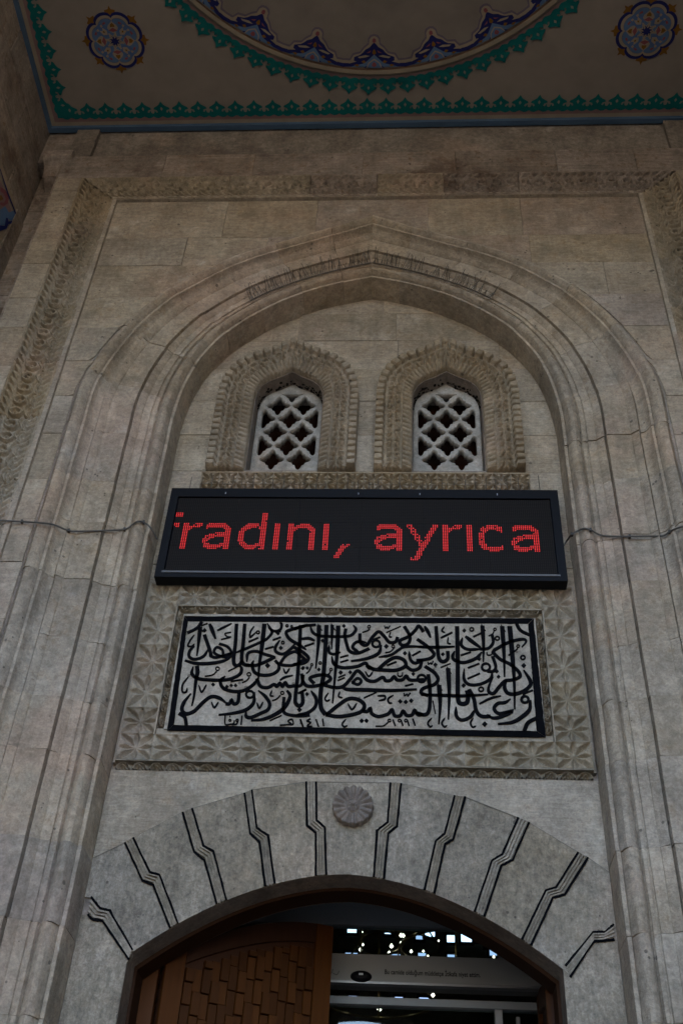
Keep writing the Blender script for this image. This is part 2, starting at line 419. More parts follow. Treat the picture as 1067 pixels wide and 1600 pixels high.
# outer curve as a function of x, for cutting the courses
oc = [arch_pt(2+k*.05, 1.078) for k in range(201)]
def z_arch(x):
    x = abs(x)
    for a, b in zip(oc[:-1], oc[1:]):
        if b[0] <= x <= a[0]: return a[1]+(b[1]-a[1])*((a[0]-x)/max(a[0]-b[0], 1e-6))
    return oc[-1][1] if x < .01 else -1
XO = oc[0][0]
def block(poly, y0, mat, depth=.05, ch=.002, name='stone', parent=portal, gap=.0022):
    poly = clean(poly)
    if len(poly) < 3: return
    if area(poly) < 0: poly = poly[::-1]
    if abs(area(poly)) < .0015: return
    if gap: poly = clean(inset(poly, gap))
    m = MB(); dy = random.uniform(-.0025, .0025)
    m.prism(poly, y0+dy, y0+depth, ch); return m.build(name, mat, parent)
def split(a, b, lo, hi):
    xs = [a]
    while xs[-1] < b-hi: xs.append(xs[-1]+random.uniform(lo, hi))
    if b-xs[-1] < lo*.6 and len(xs) > 1: xs.pop()
    return xs+[b]
# spandrel courses between the frame and the arch
FXI, FXO, FZI, FZO = 1.722, 1.985, 7.72, 7.965
zs = [0]
while zs[-1] < FZI-.25: zs.append(zs[-1]+random.choice((.27, .29, .31, .33)))
zs[-1] = FZI
for z0, z1 in zip(zs[:-1], zs[1:]):
    if z1 < 5.9:
        for s in (-1, 1): block([(s*XO, z0), (s*FXI, z0), (s*FXI, z1), (s*XO, z1)], YW, ST)
        continue
    for a, b in [(lambda L: list(zip(L[:-1], L[1:])))(split(-FXI, FXI, .42, .78))][0]:
        nseg = max(2, int((b-a)/.03)); xs = [a+(b-a)*k/nseg for k in range(nseg+1)]
        # extra sample at the jamb line
        for e in (-XO, XO):
            if a < e < b: xs += [e-.0005, e+.0005]
        xs.sort(); low = [(x, min(z1, max(z0, z_arch(x)))) for x in xs]
        runs = []; cur = []
        for p in low:
            if p[1] < z1-1e-4: cur.append(p)
            else:
                if cur: cur.append(p); runs.append(cur)
                cur = [p] if not cur else []
                cur = [p]
        if len(cur) > 1: runs.append(cur)
        for r in runs:
            if len(r) < 2: continue
            r = [q for q in r]
            block(r+[(r[-1][0], z1), (r[0][0], z1)], YW, random.choice((ST, ST, SPINK, SWARM)))
# wall outside the frame
for s in (-1, 1):
    z = 0; k = 0
    while z < FZO-.01:
        h = min(random.choice((.27, .31, .34)), FZO-z)
        if FZO-z-h < .12: h = FZO-z
        block([(s*FXO, z), (s*2.155, z), (s*2.155, z+h), (s*FXO, z+h)], YF, ST); z += h
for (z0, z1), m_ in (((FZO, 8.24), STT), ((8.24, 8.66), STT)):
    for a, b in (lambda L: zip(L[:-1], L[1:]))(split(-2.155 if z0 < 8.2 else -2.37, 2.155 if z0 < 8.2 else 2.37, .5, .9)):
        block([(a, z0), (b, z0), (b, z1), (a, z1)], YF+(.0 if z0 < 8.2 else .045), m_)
# narrow recessed corner strips beside the projecting portal
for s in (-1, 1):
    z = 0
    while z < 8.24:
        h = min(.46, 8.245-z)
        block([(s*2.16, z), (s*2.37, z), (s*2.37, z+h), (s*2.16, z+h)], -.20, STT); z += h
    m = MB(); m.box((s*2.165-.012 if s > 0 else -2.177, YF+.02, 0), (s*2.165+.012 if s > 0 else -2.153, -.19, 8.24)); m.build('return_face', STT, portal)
    # small worn bracket at the top of the corner
    m = MB(); pr = [(-.20, 8.05), (-.30, 8.10), (-.34, 8.17), (-.40, 8.20), (-.40, 8.27), (-.20, 8.27)]
    x0, x1 = (2.10, 2.30) if s > 0 else (-2.30, -2.10)
    vs = [(x0, y, z) for y, z in pr]+[(x1, y, z) for y, z in pr]; n = len(pr)
    m.add(vs, [tuple(range(n)), tuple(range(n, 2*n))[::-1]]+[(i, (i+1) % n, (i+1) % n+n, i+n) for i in range(n)])
    m.build('corner_bracket', STT, portal)
# solid core with the arch opening
right = [tuple(arch_pt(t, 1.05)) for t in [0, 1, 2]+[2+k*.25 for k in range(1, 41)]]
left = [(-x, z) for x, z in right[::-1]][1:]
fill('wall_core', [[(2.16, 0), (2.16, 8.66), (-2.16, 8.66), (-2.16, 0)]+[(x, z) for x, z in left[::-1]][::1]+[(x, z) for x, z in right[::-1]]], YW+.008, .0, MORT, portal)
m = MB()
for s in (-1, 1): m.box((min(s*1.99, s*2.15), YF+.008, 0), (max(s*1.99, s*2.15), YW+.01, 8.66))
m.box((-2.0, YF+.008, FZO), (2.0, YW+.01, 8.25)); m.box((-2.37, YF+.055, 8.25), (2.37, .0, 8.66))
m.build('outer_core', MORT, portal)

# ---- carved frame (rope, running scroll, leaf strip) as relief stones
def scroll(u, v):
    """u along, v 0..1 across (0 = outer edge). returns height in metres"""
    W = .263; h = np.zeros_like(u); x = v*W
    # outer fillet + rope
    h += np.where(x < .014, .012, 0)
    rp = (x-.038)/.024; rope = np.sqrt(np.clip(1-rp**2, 0, 1)); tw = np.abs(((u/.052 + rp*.55) % 1)-.5)*2
    h += np.where(np.abs(rp) < 1, rope*(.004+.014*np.clip(tw*1.6-.2, 0, 1)), 0)
    h += np.where((x > .063) & (x < .069), .010, 0)-np.where((x > .010) & (x < .016), .006, 0)+np.where((x > .201) & (x < .207), .007, 0)
    # scroll: rings with a spiral and leaf sprigs
    per = .094; k = np.floor(u/per); uu = (u/per-k-.5)*per; big = (np.mod(k, 6) == 0)
    cx = .112; dx = x-cx; ang = .45; a = uu*math.cos(ang)+dx*math.sin(ang); b = -uu*math.sin(ang)+dx*math.cos(ang)
    r = np.hypot(a/.027, b/.036); ring = np.clip(1.7-np.abs(r-.95)/.17, 0, 1)*(r > .3); core = np.clip(1.5-r/.30, 0, 1)
    h += np.where((x > .07) & (x < .2), .016*ring+.010*core, 0)
    # stem running beside the rings and curling leaves
    st = x-(.160+.010*np.sin(2*np.pi*u/per)); h += np.where((x > .07) & (x < .2), .012*np.clip(1.4-np.abs(st)/.0045, 0, 1), 0)
    for j in range(4):
        an = -.9+j*.62; ux = uu-(-.034+.023*j); lx = x-.182
        p = ux*math.cos(an)+lx*math.sin(an); q = -ux*math.sin(an)+lx*math.cos(an)
        h += np.where((x > .07) & (x < .203), .010*np.clip(1-(p/.019)**2-(q/.0075)**2, 0, 1), 0)
    for j in range(2):
        an = 2.0+j*.7; ux = uu-(-.028+.040*j); lx = x-.079
        p = ux*math.cos(an)+lx*math.sin(an); q = -ux*math.sin(an)+lx*math.cos(an)
        h += np.where((x > .07) & (x < .2), .009*np.clip(1-(p/.013)**2-(q/.005)**2, 0, 1), 0)
    h -= np.where((x > .07) & (x < .204), .006, 0)
    # inner strip: slanting leaves
    sv = (x-.224)/.018; lf = np.abs(((u/.045-sv*.5) % 1)-.5)*2
    h += np.where(np.abs(sv) < 1, -.002+.010*np.clip(lf*1.6-.3, 0, 1), 0)
    h += np.where(x > .246, .006, 0)
    wob = .0012*np.sin(u*37+x*50)+.001*np.sin(u*91-x*133)
    return h+wob
def frame_piece(kind, u0, u1, mat=STC):
    step = .0038; nu = max(2, int((u1-u0)/step)); nv = 84
    if u1 < 2.4 and kind != 'top': nu, nv = 4, 6
    U, V = np.meshgrid(np.linspace(u0+.0008, u1-.0008, nu+1), np.linspace(0, 1, nv+1), indexing='ij')
    H = 1.9*scroll(U, V) if nu > 4 else np.zeros_like(U)+.006
    # edges turned back into the wall
    H[0, :] = -.02; H[-1, :] = -.02; H[:, 0] = -.015; H[:, -1] = -.05
    Xc = FXO-V*.263; Y = YF+.018-H
    if kind == 'right': X, Z = Xc, U; flip = False
    elif kind == 'left': X, Z = -Xc, U
    else: X, Z = U, FZO-V*.245
    # mitre in the corners
    if kind != 'top' and u1 > FZI: Z = np.minimum(Z, FZI+(np.abs(X)-FXI)/(.263)*.245)
    if kind == 'top': lim = FXI+(Z-FZI)/.245*.263; X = np.clip(X, -lim, lim)
    return grid('carved_frame_stone', X, Y, Z, mat, portal)
for kind in ('left', 'right'):
    u = 0
    while u < FZO-.01:
        d = random.uniform(.36, .50); e = min(u+d, FZO)
        if FZO-e < .2: e = FZO
        frame_piece(kind, u, e, STW if random.random() < .4 else STC); u = e
xs = split(-FXO, FXO, .42, .62)
for a, b in zip(xs[:-1], xs[1:]): frame_piece('top', a, b, STT if random.random() < .5 else STC)
# inner step of the frame
m = MB()
for s in (-1, 1): m.box((min(s*1.700, s*1.735), YF+.010, 0), (max(s*1.700, s*1.735), YW+.02, FZI-.0))
m.box((-1.735, YF+.010, FZI), (1.735, YW+.02, FZI+.03))
m.build('frame_fillet', ST, portal)

# ---- tympanum and lower wall: core plate with door and windows cut through
WCX = .460
def win_outline(hw, zb, zsp, zap, n=10, cx=0):
    """pointed opening, right half up and over"""
    pts = [(cx+hw, zb), (cx+hw, zsp)]
    h = zap-zsp
    for k in range(1, n+1):
        t = k/n; a = t*math.pi/2
        # flat four-centred head with a little point
        x = float(np.interp(t, [0, .2, .4, .6, .8, 1], [hw, hw*.96, hw*.85, hw*.64, hw*.34, 0])); z = zsp+h*float(np.interp(t, [0, .2, .4, .6, .8, 1], [0, .27, .49, .67, .80, 1]))
        pts.append((cx+x, z))
    lft = [(2*cx-x, z) for x, z in pts[::-1]][1:]
    return pts+lft
DHW, DSP, DAP = .842, 2.985, 3.332
def z_door(x):
    k = abs(x)/DHW
    return DSP+(DAP-DSP)*(1-k**1.95*.93-.07*k)
door = [(DHW, 0), (DHW, DSP)]+[(DHW*(1-k/16), z_door(DHW*(1-k/16))) for k in range(1, 32)]+[(-DHW, DSP), (-DHW, 0)]
W0 = [win_outline(.198, 5.60, 6.17, 6.41, cx=s*WCX) for s in (-1, 1)]
outer = [(-1.2, 0)]+door[::-1]+[(1.2, 0), (1.2, 7.3), (-1.2, 7.3)]
fill('niche_core', [outer]+W0, .006, .30, STD, portal)
# tympanum blocks (behind the sign as well)
def hole_split(a, b, z0, z1):
    """block spans that avoid the window openings"""
    spans = [(a, b)]
    if z1 > 5.60 and z0 < 6.42:
        for s in (-1, 1):
            h0, h1 = s*WCX-.205, s*WCX+.205; out = []
            for p, q in spans:
                if q <= h0 or p >= h1: out.append((p, q)); continue
                if p < h0: out.append((p, h0))
                if q > h1: out.append((h1, q))
            spans = out
    return spans
z = 4.60
for h in (.33, .33, .33, .28, .28, .28, .26, .26, .26):
    xs = split(-1.075, 1.075, .4, .7)
    for a, b in zip(xs[:-1], xs[1:]):
        for p, q in hole_split(a, b, z, z+h):
            if q-p > .03: block([(p, z), (q, z), (q, z+h), (p, z+h)], 0.0, random.choice((SWARM, SWARM, ST)), depth=.03)
    z += h
# reveal linings of the niche follow the mouldings; sill line of lime mortar
# ---- window surrounds
def path_frames(pts):
    P = np.array(pts); d = np.r_[0, np.cumsum(np.hypot(*np.diff(P, axis=0).T))]; return P, d
def surround(cx):
    inn = win_outline(.2, 5.575, 6.17, 6.415, n=24, cx=cx); out = win_outline(.412, 5.575, 6.17, 6.645, n=24, cx=cx)
    I, O = np.array(inn), np.array(out)
    Mid = (I+O)/2; d = np.r_[0, np.cumsum(np.hypot(*np.diff(Mid, axis=0).T))]
    nu, nv = 560, 44; u = np.linspace(0, d[-1], nu)
    Ix = np.interp(u, d, I[:, 0]); Iz = np.interp(u, d, I[:, 1]); Ox = np.interp(u, d, O[:, 0]); Oz = np.interp(u, d, O[:, 1])
    V = np.linspace(0, 1, nv)[None, :]; U = u[:, None]+0*V; V = V+0*U
    X = Ix[:, None]*(1-V)+Ox[:, None]*V; Z = Iz[:, None]*(1-V)+Oz[:, None]*V
    x = V*.21; h = np.zeros_like(x)
    # inner fluted quarter
    fl = np.abs(((U/.036) % 1)-.5)*2
    h += np.where(x < .058, .004+.022*np.sqrt(np.clip(x/.058, 0, 1))*(.55+.45*np.clip(fl*3-.6, 0, 1)), 0)
    h += np.where((x >= .058) & (x < .066), .010, 0)
    # star / zigzag band
    sx = (x-.106)/.038; per = .076; ku = ((U/per) % 1)-.5; a = ku*2; b = sx
    star = np.zeros_like(x)
    rr = np.hypot(a, b); th = np.arctan2(b, a)
    pet = np.abs(np.cos(4*th)); star = .010*pet*np.clip(rr*1.6, 0, 1)*np.clip(1.35-rr, 0, 1)*1.6
    dia = np.abs(np.abs(a)-np.abs(b)); star += .008*np.exp(-(dia/.10)**2)
    h += np.where((x >= .068) & (x <= .144), .012+star, 0)
    h += np.where((x > .146) & (x < .152), .018, 0)
    # outer dentil blocks
    dn = ((U/.047) % 1); tooth = np.clip(np.minimum(dn, 1-dn)*9-.6, 0, 1)
    h += np.where(x >= .154, .006+.024*tooth*np.clip((x-.154)/.008, 0, 1), 0)
    h = h*2.3
    h += .0015*np.sin(U*61+x*90)+.0012*np.sin(U*143-x*71)
    Y = -.010-h
    Y[:, -1] = .01; Y[:, 0] = .02; Y[0, :] = .01; Y[-1, :] = .01
    return grid('carved_surround', X, Y, Z, STW, portal)
def quatre(cx, cz, r, n=32):
    pts = []
    for k in range(48):
        a = 2*math.pi*k/48; d_ = math.degrees(a) % 90; d_ = min(d_, 90-d_)
        # cross shaped opening with pointed arms and stepped shoulders
        q = r*1.12*float(np.interp(d_, [0, 11, 20, 28, 38, 45], [1.0, .90, .70, .60, .64, .68]))
        pts.append((cx+q*math.cos(a), cz+q*.95*math.sin(a)))
    return pts
def clip_poly(p, xmin, xmax, inside):
    return [(min(max(x, xmin), xmax), z) for x, z in p]
for s in (-1, 1):
    w = empty('window', (s*WCX, 0, 5.6), parent=None); put(w, portal); w.location = (s*WCX, 0, 5.6)
    w.matrix_parent_inverse = Matrix.Identity(4)
    surround(s*WCX)
    # grille plate: real holes, stepped back edge
    cx = s*WCX; hw = .196
    ol = win_outline(hw, 5.62, 6.17, 6.425, cx=cx)
    dx, dz = .0765, .1075; holes = []
    zb = 5.78
    rows = [(0, (-1, 1)), (1, (-2, 0, 2)), (2, (-1, 1)), (3, (-2, 0, 2)), (4, (-1, 1)), (5, (0,))]
    for r, cs in rows:
        for c in cs:
            hx, hz = cx+c*dx, zb+r*dz*1.03
            q = [(hx+(a_-hx)*1.0, hz+(b_-hz)*1.18) for a_, b_ in quatre(hx, hz, .0615)]
            if abs(c) == 2:
                q = [(min(max(x, cx-.166), cx+.166), z) for x, z in q]
            if r == 5: q = [(x, min(z, zb+5*dz*1.03-.012)) for x, z in q]
            q = clean(q)
            if abs(area(q)) > .0008: holes.append(q)
    for yy, sc, nm in ((.10, 1.0, 'grille'),):
        fill('grille', [ol]+holes, .105, .150, STG, w, bevel=.005)
    # bevelled ridges of the lattice seen on the face
    # amber glass behind and dark void
    m = MB(); m.prism([(cx-.19, 5.62), (cx+.19, 5.62), (cx+.19, 6.34), (cx-.19, 6.34)], .215, .22)
    m.build('pane', None, w).data.materials.append(bpy.data.materials.get('amber_glass') or plain('amber_glass', (.012, .0035, .0012), .4, spec=.08, var=.8))
    # flaking soot line where grille meets the head
SOOT = plain('soot_crust', (.015, .013, .012), .95, spec=.05, bump=.6)
for s in (-1, 1):
    m = MB(); hd = win_outline(.199, 5.60, 6.17, 6.41, n=30, cx=s*WCX)
    for k, (x, z) in enumerate(hd[2:-2]):
        nx_, nz_ = s*WCX-x, 6.1-z; L_ = math.hypot(nx_, nz_); nx_, nz_ = nx_/L_, nz_/L_
        if z < 6.18: continue
        for j in range(2):
            if random.random() < .35: continue
            y = .100-abs(random.gauss(0, .022)); r_ = random.uniform(.004, .012); tx, tz = -nz_, nx_
            n = 7; ring_ = [(r_*random.uniform(.6, 1.3)*math.cos(i*2*math.pi/n), .8*r_*random.uniform(.5, 1.6)*math.sin(i*2*math.pi/n)) for i in range(n)]
            c_ = (x+nx_*.002, z+nz_*.002)
            vs = [(c_[0]+tx*a_, y+b_, c_[1]+tz*a_) for a_, b_ in ring_]+[(c_[0]+tx*a_*.6+nx_*.004, y+b_*.6, c_[1]+tz*a_*.6+nz_*.004) for a_, b_ in ring_]
            m.add(vs, [tuple(range(n, 2*n))]+[(i, (i+1) % n, n+(i+1) % n, n+i) for i in range(n)])
    o = m.build('soot_crust', SOOT, portal); o['kind'] = 'stuff'

# star relief tile
def star_tile_mesh(name, mat):
    n = 44; a = np.linspace(-1, 1, n); A, B = np.meshgrid(a, a, indexing='ij')
    th = np.arctan2(B, A); r = np.hypot(A, B); H = np.zeros_like(A)
    for k in range(8):
        an = k*math.pi/4; L = 1.0 if k % 2 == 0 else 1.36
        p = A*math.cos(an)+B*math.sin(an); q = np.abs(-A*math.sin(an)+B*math.cos(an))
        t = np.clip(p/L, 0, 1); w = .235*np.sin(np.pi*np.clip(t*.97+.015, 0, 1))**.8*(1.0 if k % 2 else .85)+1e-3
        H = np.maximum(H, np.where(p > 0, np.clip(1-q/w, 0, 1)*np.minimum(1, w*5), 0))
    # small darts between the petals, by the edges
    for k in range(8):
        an = (k+.5)*math.pi/4
        p = A*math.cos(an)+B*math.sin(an)-.80; q = -A*math.sin(an)+B*math.cos(an)
        pass
    Y = 0.0*A+.027*H**.8-.005*((np.abs(A) > .95) | (np.abs(B) > .95))
    o = grid(name, A*.5, Y, B*.5, mat); me = o.data; bpy.data.objects.remove(o); return me
STAR = {STC.name: star_tile_mesh('star_tile', STC), STW.name: star_tile_mesh('star_tile_warm', STW)}
def star(x0, x1, z0, z1, y, parent=portal, mat=STC):
    o = bpy.data.objects.new('star_tile', STAR[mat.name]); C.objects.link(o)
    o.location = ((x0+x1)/2, y, (z0+z1)/2); o.scale = (x1-x0-.0008, 1, z1-z0-.0008); put(o, parent); return o
def leaf_mesh():
    n = 22; a = np.linspace(-1, 1, n); A, B = np.meshgrid(a, a, indexing='ij')
    r = np.hypot(A, (B+1)/1.9); arc = np.exp(-((r-.78)/.12)**2)
    mid = np.exp(-((r-.40)/.10)**2); st = np.exp(-(A/.13)**2)*(B < .2)
    H = np.clip(arc+.8*mid+.6*st, 0, 1.1); Y = .028-.034*H
    o = grid('leaf_tile', A*.5, Y, B*.5, STC); me = o.data; bpy.data.objects.remove(o); return me
LEAF = leaf_mesh()
def leaf(cx, cz, w, h, y, rot=0, parent=portal):
    o = bpy.data.objects.new('leaf_tile', LEAF); C.objects.link(o); o.location = (cx, y, cz)
    o.rotation_euler = (0, rot, 0); o.scale = (w-.001, 1, h); put(o, parent); return o
# panel around the plaque
PB, PT = 3.812, 4.79; PX = 1.043
zc = [3.812, 3.944, 4.076, 4.25, 4.42, 4.60, 4.79]
yp = -.026
for s in (-1, 1):
    for a, b in zip(zc[:-1], zc[1:]):
        x0, x1 = sorted((s*PX, s*(PX-.155))); star(x0, x1, a, b, yp)
xs = [-PX+.155+(2*PX-.31)*k/9 for k in range(10)]
for a, b in zip(xs[:-1], xs[1:]): star(a, b, 3.812, 3.942, yp)
xs = [-PX+.155+(2*PX-.31)*k/12 for k in range(13)]
for a, b in zip(xs[:-1], xs[1:]): star(a, b, 4.652, 4.79, yp)
nb = 28
for k in range(nb):
    w_ = 2*PX/nb; leaf(-PX+w_*(k+.5), 3.792, w_, .034, yp+.004)
for k in range(20):
    w_ = (2*PX-.31-.02)/20; leaf(-(PX-.165)+w_*(k+.5), 4.630, w_, .036, yp, math.pi)
for s in (-1, 1):
    for k in range(9):
        leaf(s*(PX-.172), 3.975+.071*(k+.5), .071, .032, yp+.001, s*math.pi/2)
# fillets of the panel
m = MB()
for s in (-1, 1):
    a, b = sorted((s*(PX-.157), s*(PX-.150))); m.box((a, yp-.006, 3.94), (b, .01, 4.66))
    a, b = sorted((s*PX, s*(PX+.010))); m.box((a, yp+.004, 3.80), (b, .02, 4.80))
m.box((-PX, yp-.005, 3.808), (PX, .01, 3.815)); m.box((-PX+.15, yp-.006, 4.648), (PX-.15, .01, 4.655)); m.box((-PX+.16, yp+.002, 3.94), (PX-.16, .01, 3.972))
m.build('panel_fillet', STC, portal)
m = MB(); m.box((-PX, .008, 3.775), (PX, .02, 4.80)); m.build('panel_backing', STC, portal)

# star band under the windows
n_ = 18; xs = [-.885+1.77*k/n_ for k in range(n_+1)]
for a, b in zip(xs[:-1], xs[1:]): star(a, b, 5.462, 5.545, -.030, mat=STW)
for a, b in zip(xs[:-1], xs[1:]): star(a, b, 5.378, 5.460, -.030, mat=STW)
m = MB(); m.box((-.89, -.003, 5.37), (.89, .02, 5.578)); m.box((-.89, -.024, 5.550), (.89, .02, 5.562)); m.build('sill', STW, portal)

# ---- lower wall: voussoirs with painted zigzag joints
BANDS = [  # photograph points: line a (upper/right), line b
 ([(143.5,1402.5),(157.5,1420),(172.5,1423.5),(207.5,1485)], [(138.5,1430),(145,1437.5),(161,1440),(202.5,1500)]),
 ([(209,1310),(235,1364),(250,1367.5),(280,1435)], [(196,1317.5),(223.5,1377.5),(240,1383.5),(267.5,1444)]),
 ([(301,1264),(318.5,1322.5),(334,1331),(355,1401)], [(286,1270),(304,1332.5),(320,1345),(340,1406)]),
 ([(394,1235),(401.5,1295),(419,1306),(430,1379)], [(382.5,1240),(391.5,1303.5),(406,1317.5),(415,1381)]),
 ([(494,1222.5),(495,1282.5),(507.5,1294),(510,1369)], [(478.5,1222.5),(480,1291.5),(493.5,1302.5),(493.5,1370)]),
 ([(626.5,1225),(620,1292.5),(606.5,1303.5),(600,1371)], [(610,1224),(605.5,1286),(589,1299),(584,1369)]),
 ([(726.5,1246),(708,1312.5),(695,1320),(678,1389)], [(710,1244),(694,1304),(680,1316),(663,1385)]),
 ([(826,1286),(800,1345),(782.5,1354),(755.5,1418.5)], [(809,1278.5),(784,1336),(767.5,1346),(740.5,1410)]),
 ([(918,1341),(881.5,1399),(863,1404),(828,1462.5)], [(902.5,1332.5),(868,1387.5),(851.5,1392.5),(814,1453.5)]),
 ([(959,1469),(938,1471.5),(926,1472),(890,1527.5)], [(957.5,1445),(945,1457.5),(926.5,1457.5),(882.5,1510)]),
]
def xz(p, Y=0): q = at(p[0], p[1], Y); return (q.x, q.z)
BL = []
for a, b in BANDS:
    A = [xz(p) for p in a]; B = [xz(p) for p in b]
    # in order from left to right: L = left line, R = right line
    L_, R_ = (B, A) if B[0][0] < A[0][0] or B[1][0] < A[1][0] else (A, B)
    fix = lambda l: l[:-1]+[(l[-1][0], z_door(l[-1][0])+.001)] if abs(l[-1][0]) < .79 else l
    BL.append((fix(L_), fix(R_)))
def ribbon(mb, pts, w, y0, h, flat=True):
    """raised ribbon along a polyline in the wall plane (front towards the viewer)"""
    P = [Vector(p) for p in pts]; n = len(P); Lf = []; Rt = []
    for i in range(n):
        t = (P[min(i+1, n-1)]-P[max(i-1, 0)])
        if t.length < 1e-7: t = Vector((1, 0))
        t.normalize(); nn = Vector((-t.y, t.x))
        wi = (w[i] if isinstance(w, (list, tuple)) else w)/2
        if 0 < i < n-1:
            a = (P[i]-P[i-1]).normalized(); b = (P[i+1]-P[i]).normalized(); c = max(.6, math.sqrt(max(0, (1+a.dot(b))/2))); wi = wi/c
        Lf.append(P[i]+nn*wi); Rt.append(P[i]-nn*wi)
    vs = [(p.x, y0-h, p.y) for p in Lf]+[(p.x, y0-h, p.y) for p in Rt]+[(p.x, y0, p.y) for p in Lf]+[(p.x, y0, p.y) for p in Rt]
    fs = []
    for i in range(n-1):
        fs += [(i, i+1, n+i+1, n+i), (i, 2*n+i, 2*n+i+1, i+1), (n+i, n+i+1, 3*n+i+1, 3*n+i)]
    fs += [(0, n, 3*n, 2*n), (n-1, 3*n-1, 4*n-1, 2*n-1)]
    mb.add(vs, fs)
EXT = [(-1.06, 3.37)]
for L_, R_ in BL[1:9]: EXT += [L_[0], R_[0]]
EXT += [(1.06, 3.37)]
EXT = sorted(EXT)
def z_ext(x):
    for a, b in zip(EXT[:-1], EXT[1:]):
        if a[0] <= x <= b[0]: return a[1]+(b[1]-a[1])*(x-a[0])/max(1e-6, b[0]-a[0])
    return 3.37
def along(x0, x1, f, n=8): return [(x0+(x1-x0)*k/n, f(x0+(x1-x0)*k/n)) for k in range(n+1)]
for i in range(9):
    Rk = BL[i][1]; Lk = BL[i+1][0]
    left_ = Rk[:]; right_ = Lk[:]
    if i == 0: top = [(-1.06, left_[0][1]), (-1.06, 3.37), ] + along(-1.058, right_[0][0], z_ext, 4)
    elif i == 8: top = along(left_[0][0], 1.058, z_ext, 4)+[(1.06, 3.37), (1.06, right_[0][1])]
    else: top = along(left_[0][0], right_[0][0], z_ext, 4)
    poly = top + right_ + along(right_[-1][0], left_[-1][0], z_door)[1:] + left_[::-1][1:]
    block(poly, -.004, STV, depth=.03, ch=.0, gap=0, name='voussoir')
# jamb stones under the springing
for s, (L_, R_) in ((-1, BL[0]), (1, BL[9])):
    ln = L_ if s < 0 else R_
    pts = [(s*1.06, ln[0][1])]+ln+[(s*DHW, ln[-1][1]-.02), (s*DHW, 2.62), (s*1.06, 2.62)]
    pts = [(s*1.06, 2.62), (s*1.06, ln[0][1])]+ln+[(s*DHW, ln[-1][1]-.012), (s*DHW, 2.62)]
    block(pts, -.004, STV, depth=.03, ch=0, gap=.001, name='jamb_stone')
    z = 2.62
    for h in (.33, .35, .33, .36, .32, .31, .62):
        block([(s*DHW, z-h), (s*1.06, z-h), (s*1.06, z), (s*DHW, z)], -.004, STV, depth=.03, name='jamb_stone'); z -= h
# spandrel stones above the extrados, up to the carved panel
cut = [-1.06, -.62, -.02, .55, 1.06]
for a, b in zip(cut[:-1], cut[1:]):
    low = along(a, b, lambda x: min(z_ext(x), 3.765), 10); low = [p for p in low]
    block(low+[(b, 3.775), (a, 3.775)], -.003, ST, depth=.03, ch=0, gap=.001, name='lintel_stone')
# joint strips with grooves and black painted edges
for L_, R_ in BL:
    st = MB()
    for a, b in ((.10, .34), (.38, .62), (.66, .90)):
        mid = [((l[0]*(1-(a+b)/2)+r[0]*(a+b)/2), (l[1]*(1-(a+b)/2)+r[1]*(a+b)/2)) for l, r in zip(L_, R_)]
        wd = math.hypot(L_[1][0]-R_[1][0], L_[1][1]-R_[1][1])*.14
        wd = min(wd, .0072); ribbon(st, mid, wd, .008, .020)
    poly = L_+R_[::-1]; st.prism(poly, .000, .03)
    o = st.build('joint_strip', STV, portal)
    for ln in (L_, R_):
        pm = MB(); pts = []
        for p, q in zip(ln[:-1], ln[1:]):
            for k in range(7): pts.append((p[0]+(q[0]-p[0])*k/7+random.uniform(-.0009, .0009), p[1]+(q[1]-p[1])*k/7+random.uniform(-.0009, .0009)))
        pts.append(ln[-1]); ribbon(pm, pts, [.0085*random.uniform(.8, 1.2) for _ in pts], -.003, .0075)
        pm.build('painted_line', BLK, o)
# etched extrados line
m = MB(); ribbon(m, [(x, z) for x, z in EXT], .003, -.004, .0015)
m.build('extrados_line', MORT, portal)

# rosette boss
nr, na = 26, 128; r = np.linspace(0, 1, nr); a = np.linspace(0, 2*math.pi, na)
Rr, Aa = np.meshgrid(r, a, indexing='ij')
pet = np.abs(np.cos(8*Aa)); H = np.where(Rr < .30, .020+.008*np.sqrt(np.clip(1-(Rr/.30)**2, 0, 1))*(.6+.4*np.abs(np.cos(4*Aa))), 0)
H = np.where((Rr >= .30) & (Rr < .36), .012, H)
H = np.where(Rr >= .36, (.018+.014*pet*np.sin(np.clip((Rr-.36)/.64, 0, 1)*math.pi*.62))*np.where(Rr > .96, .4, 1), H)
H[-1, :] = -.01
rad = .089*(1-.05*(1-pet)*np.clip((Rr-.7)/.3, 0, 1))
rc = xz((551.5, 1260), -.02)
grid('rosette', rc[0]+Rr*rad*np.cos(Aa), -.004-H*1.35, rc[1]+Rr*rad*np.sin(Aa), STD, portal)

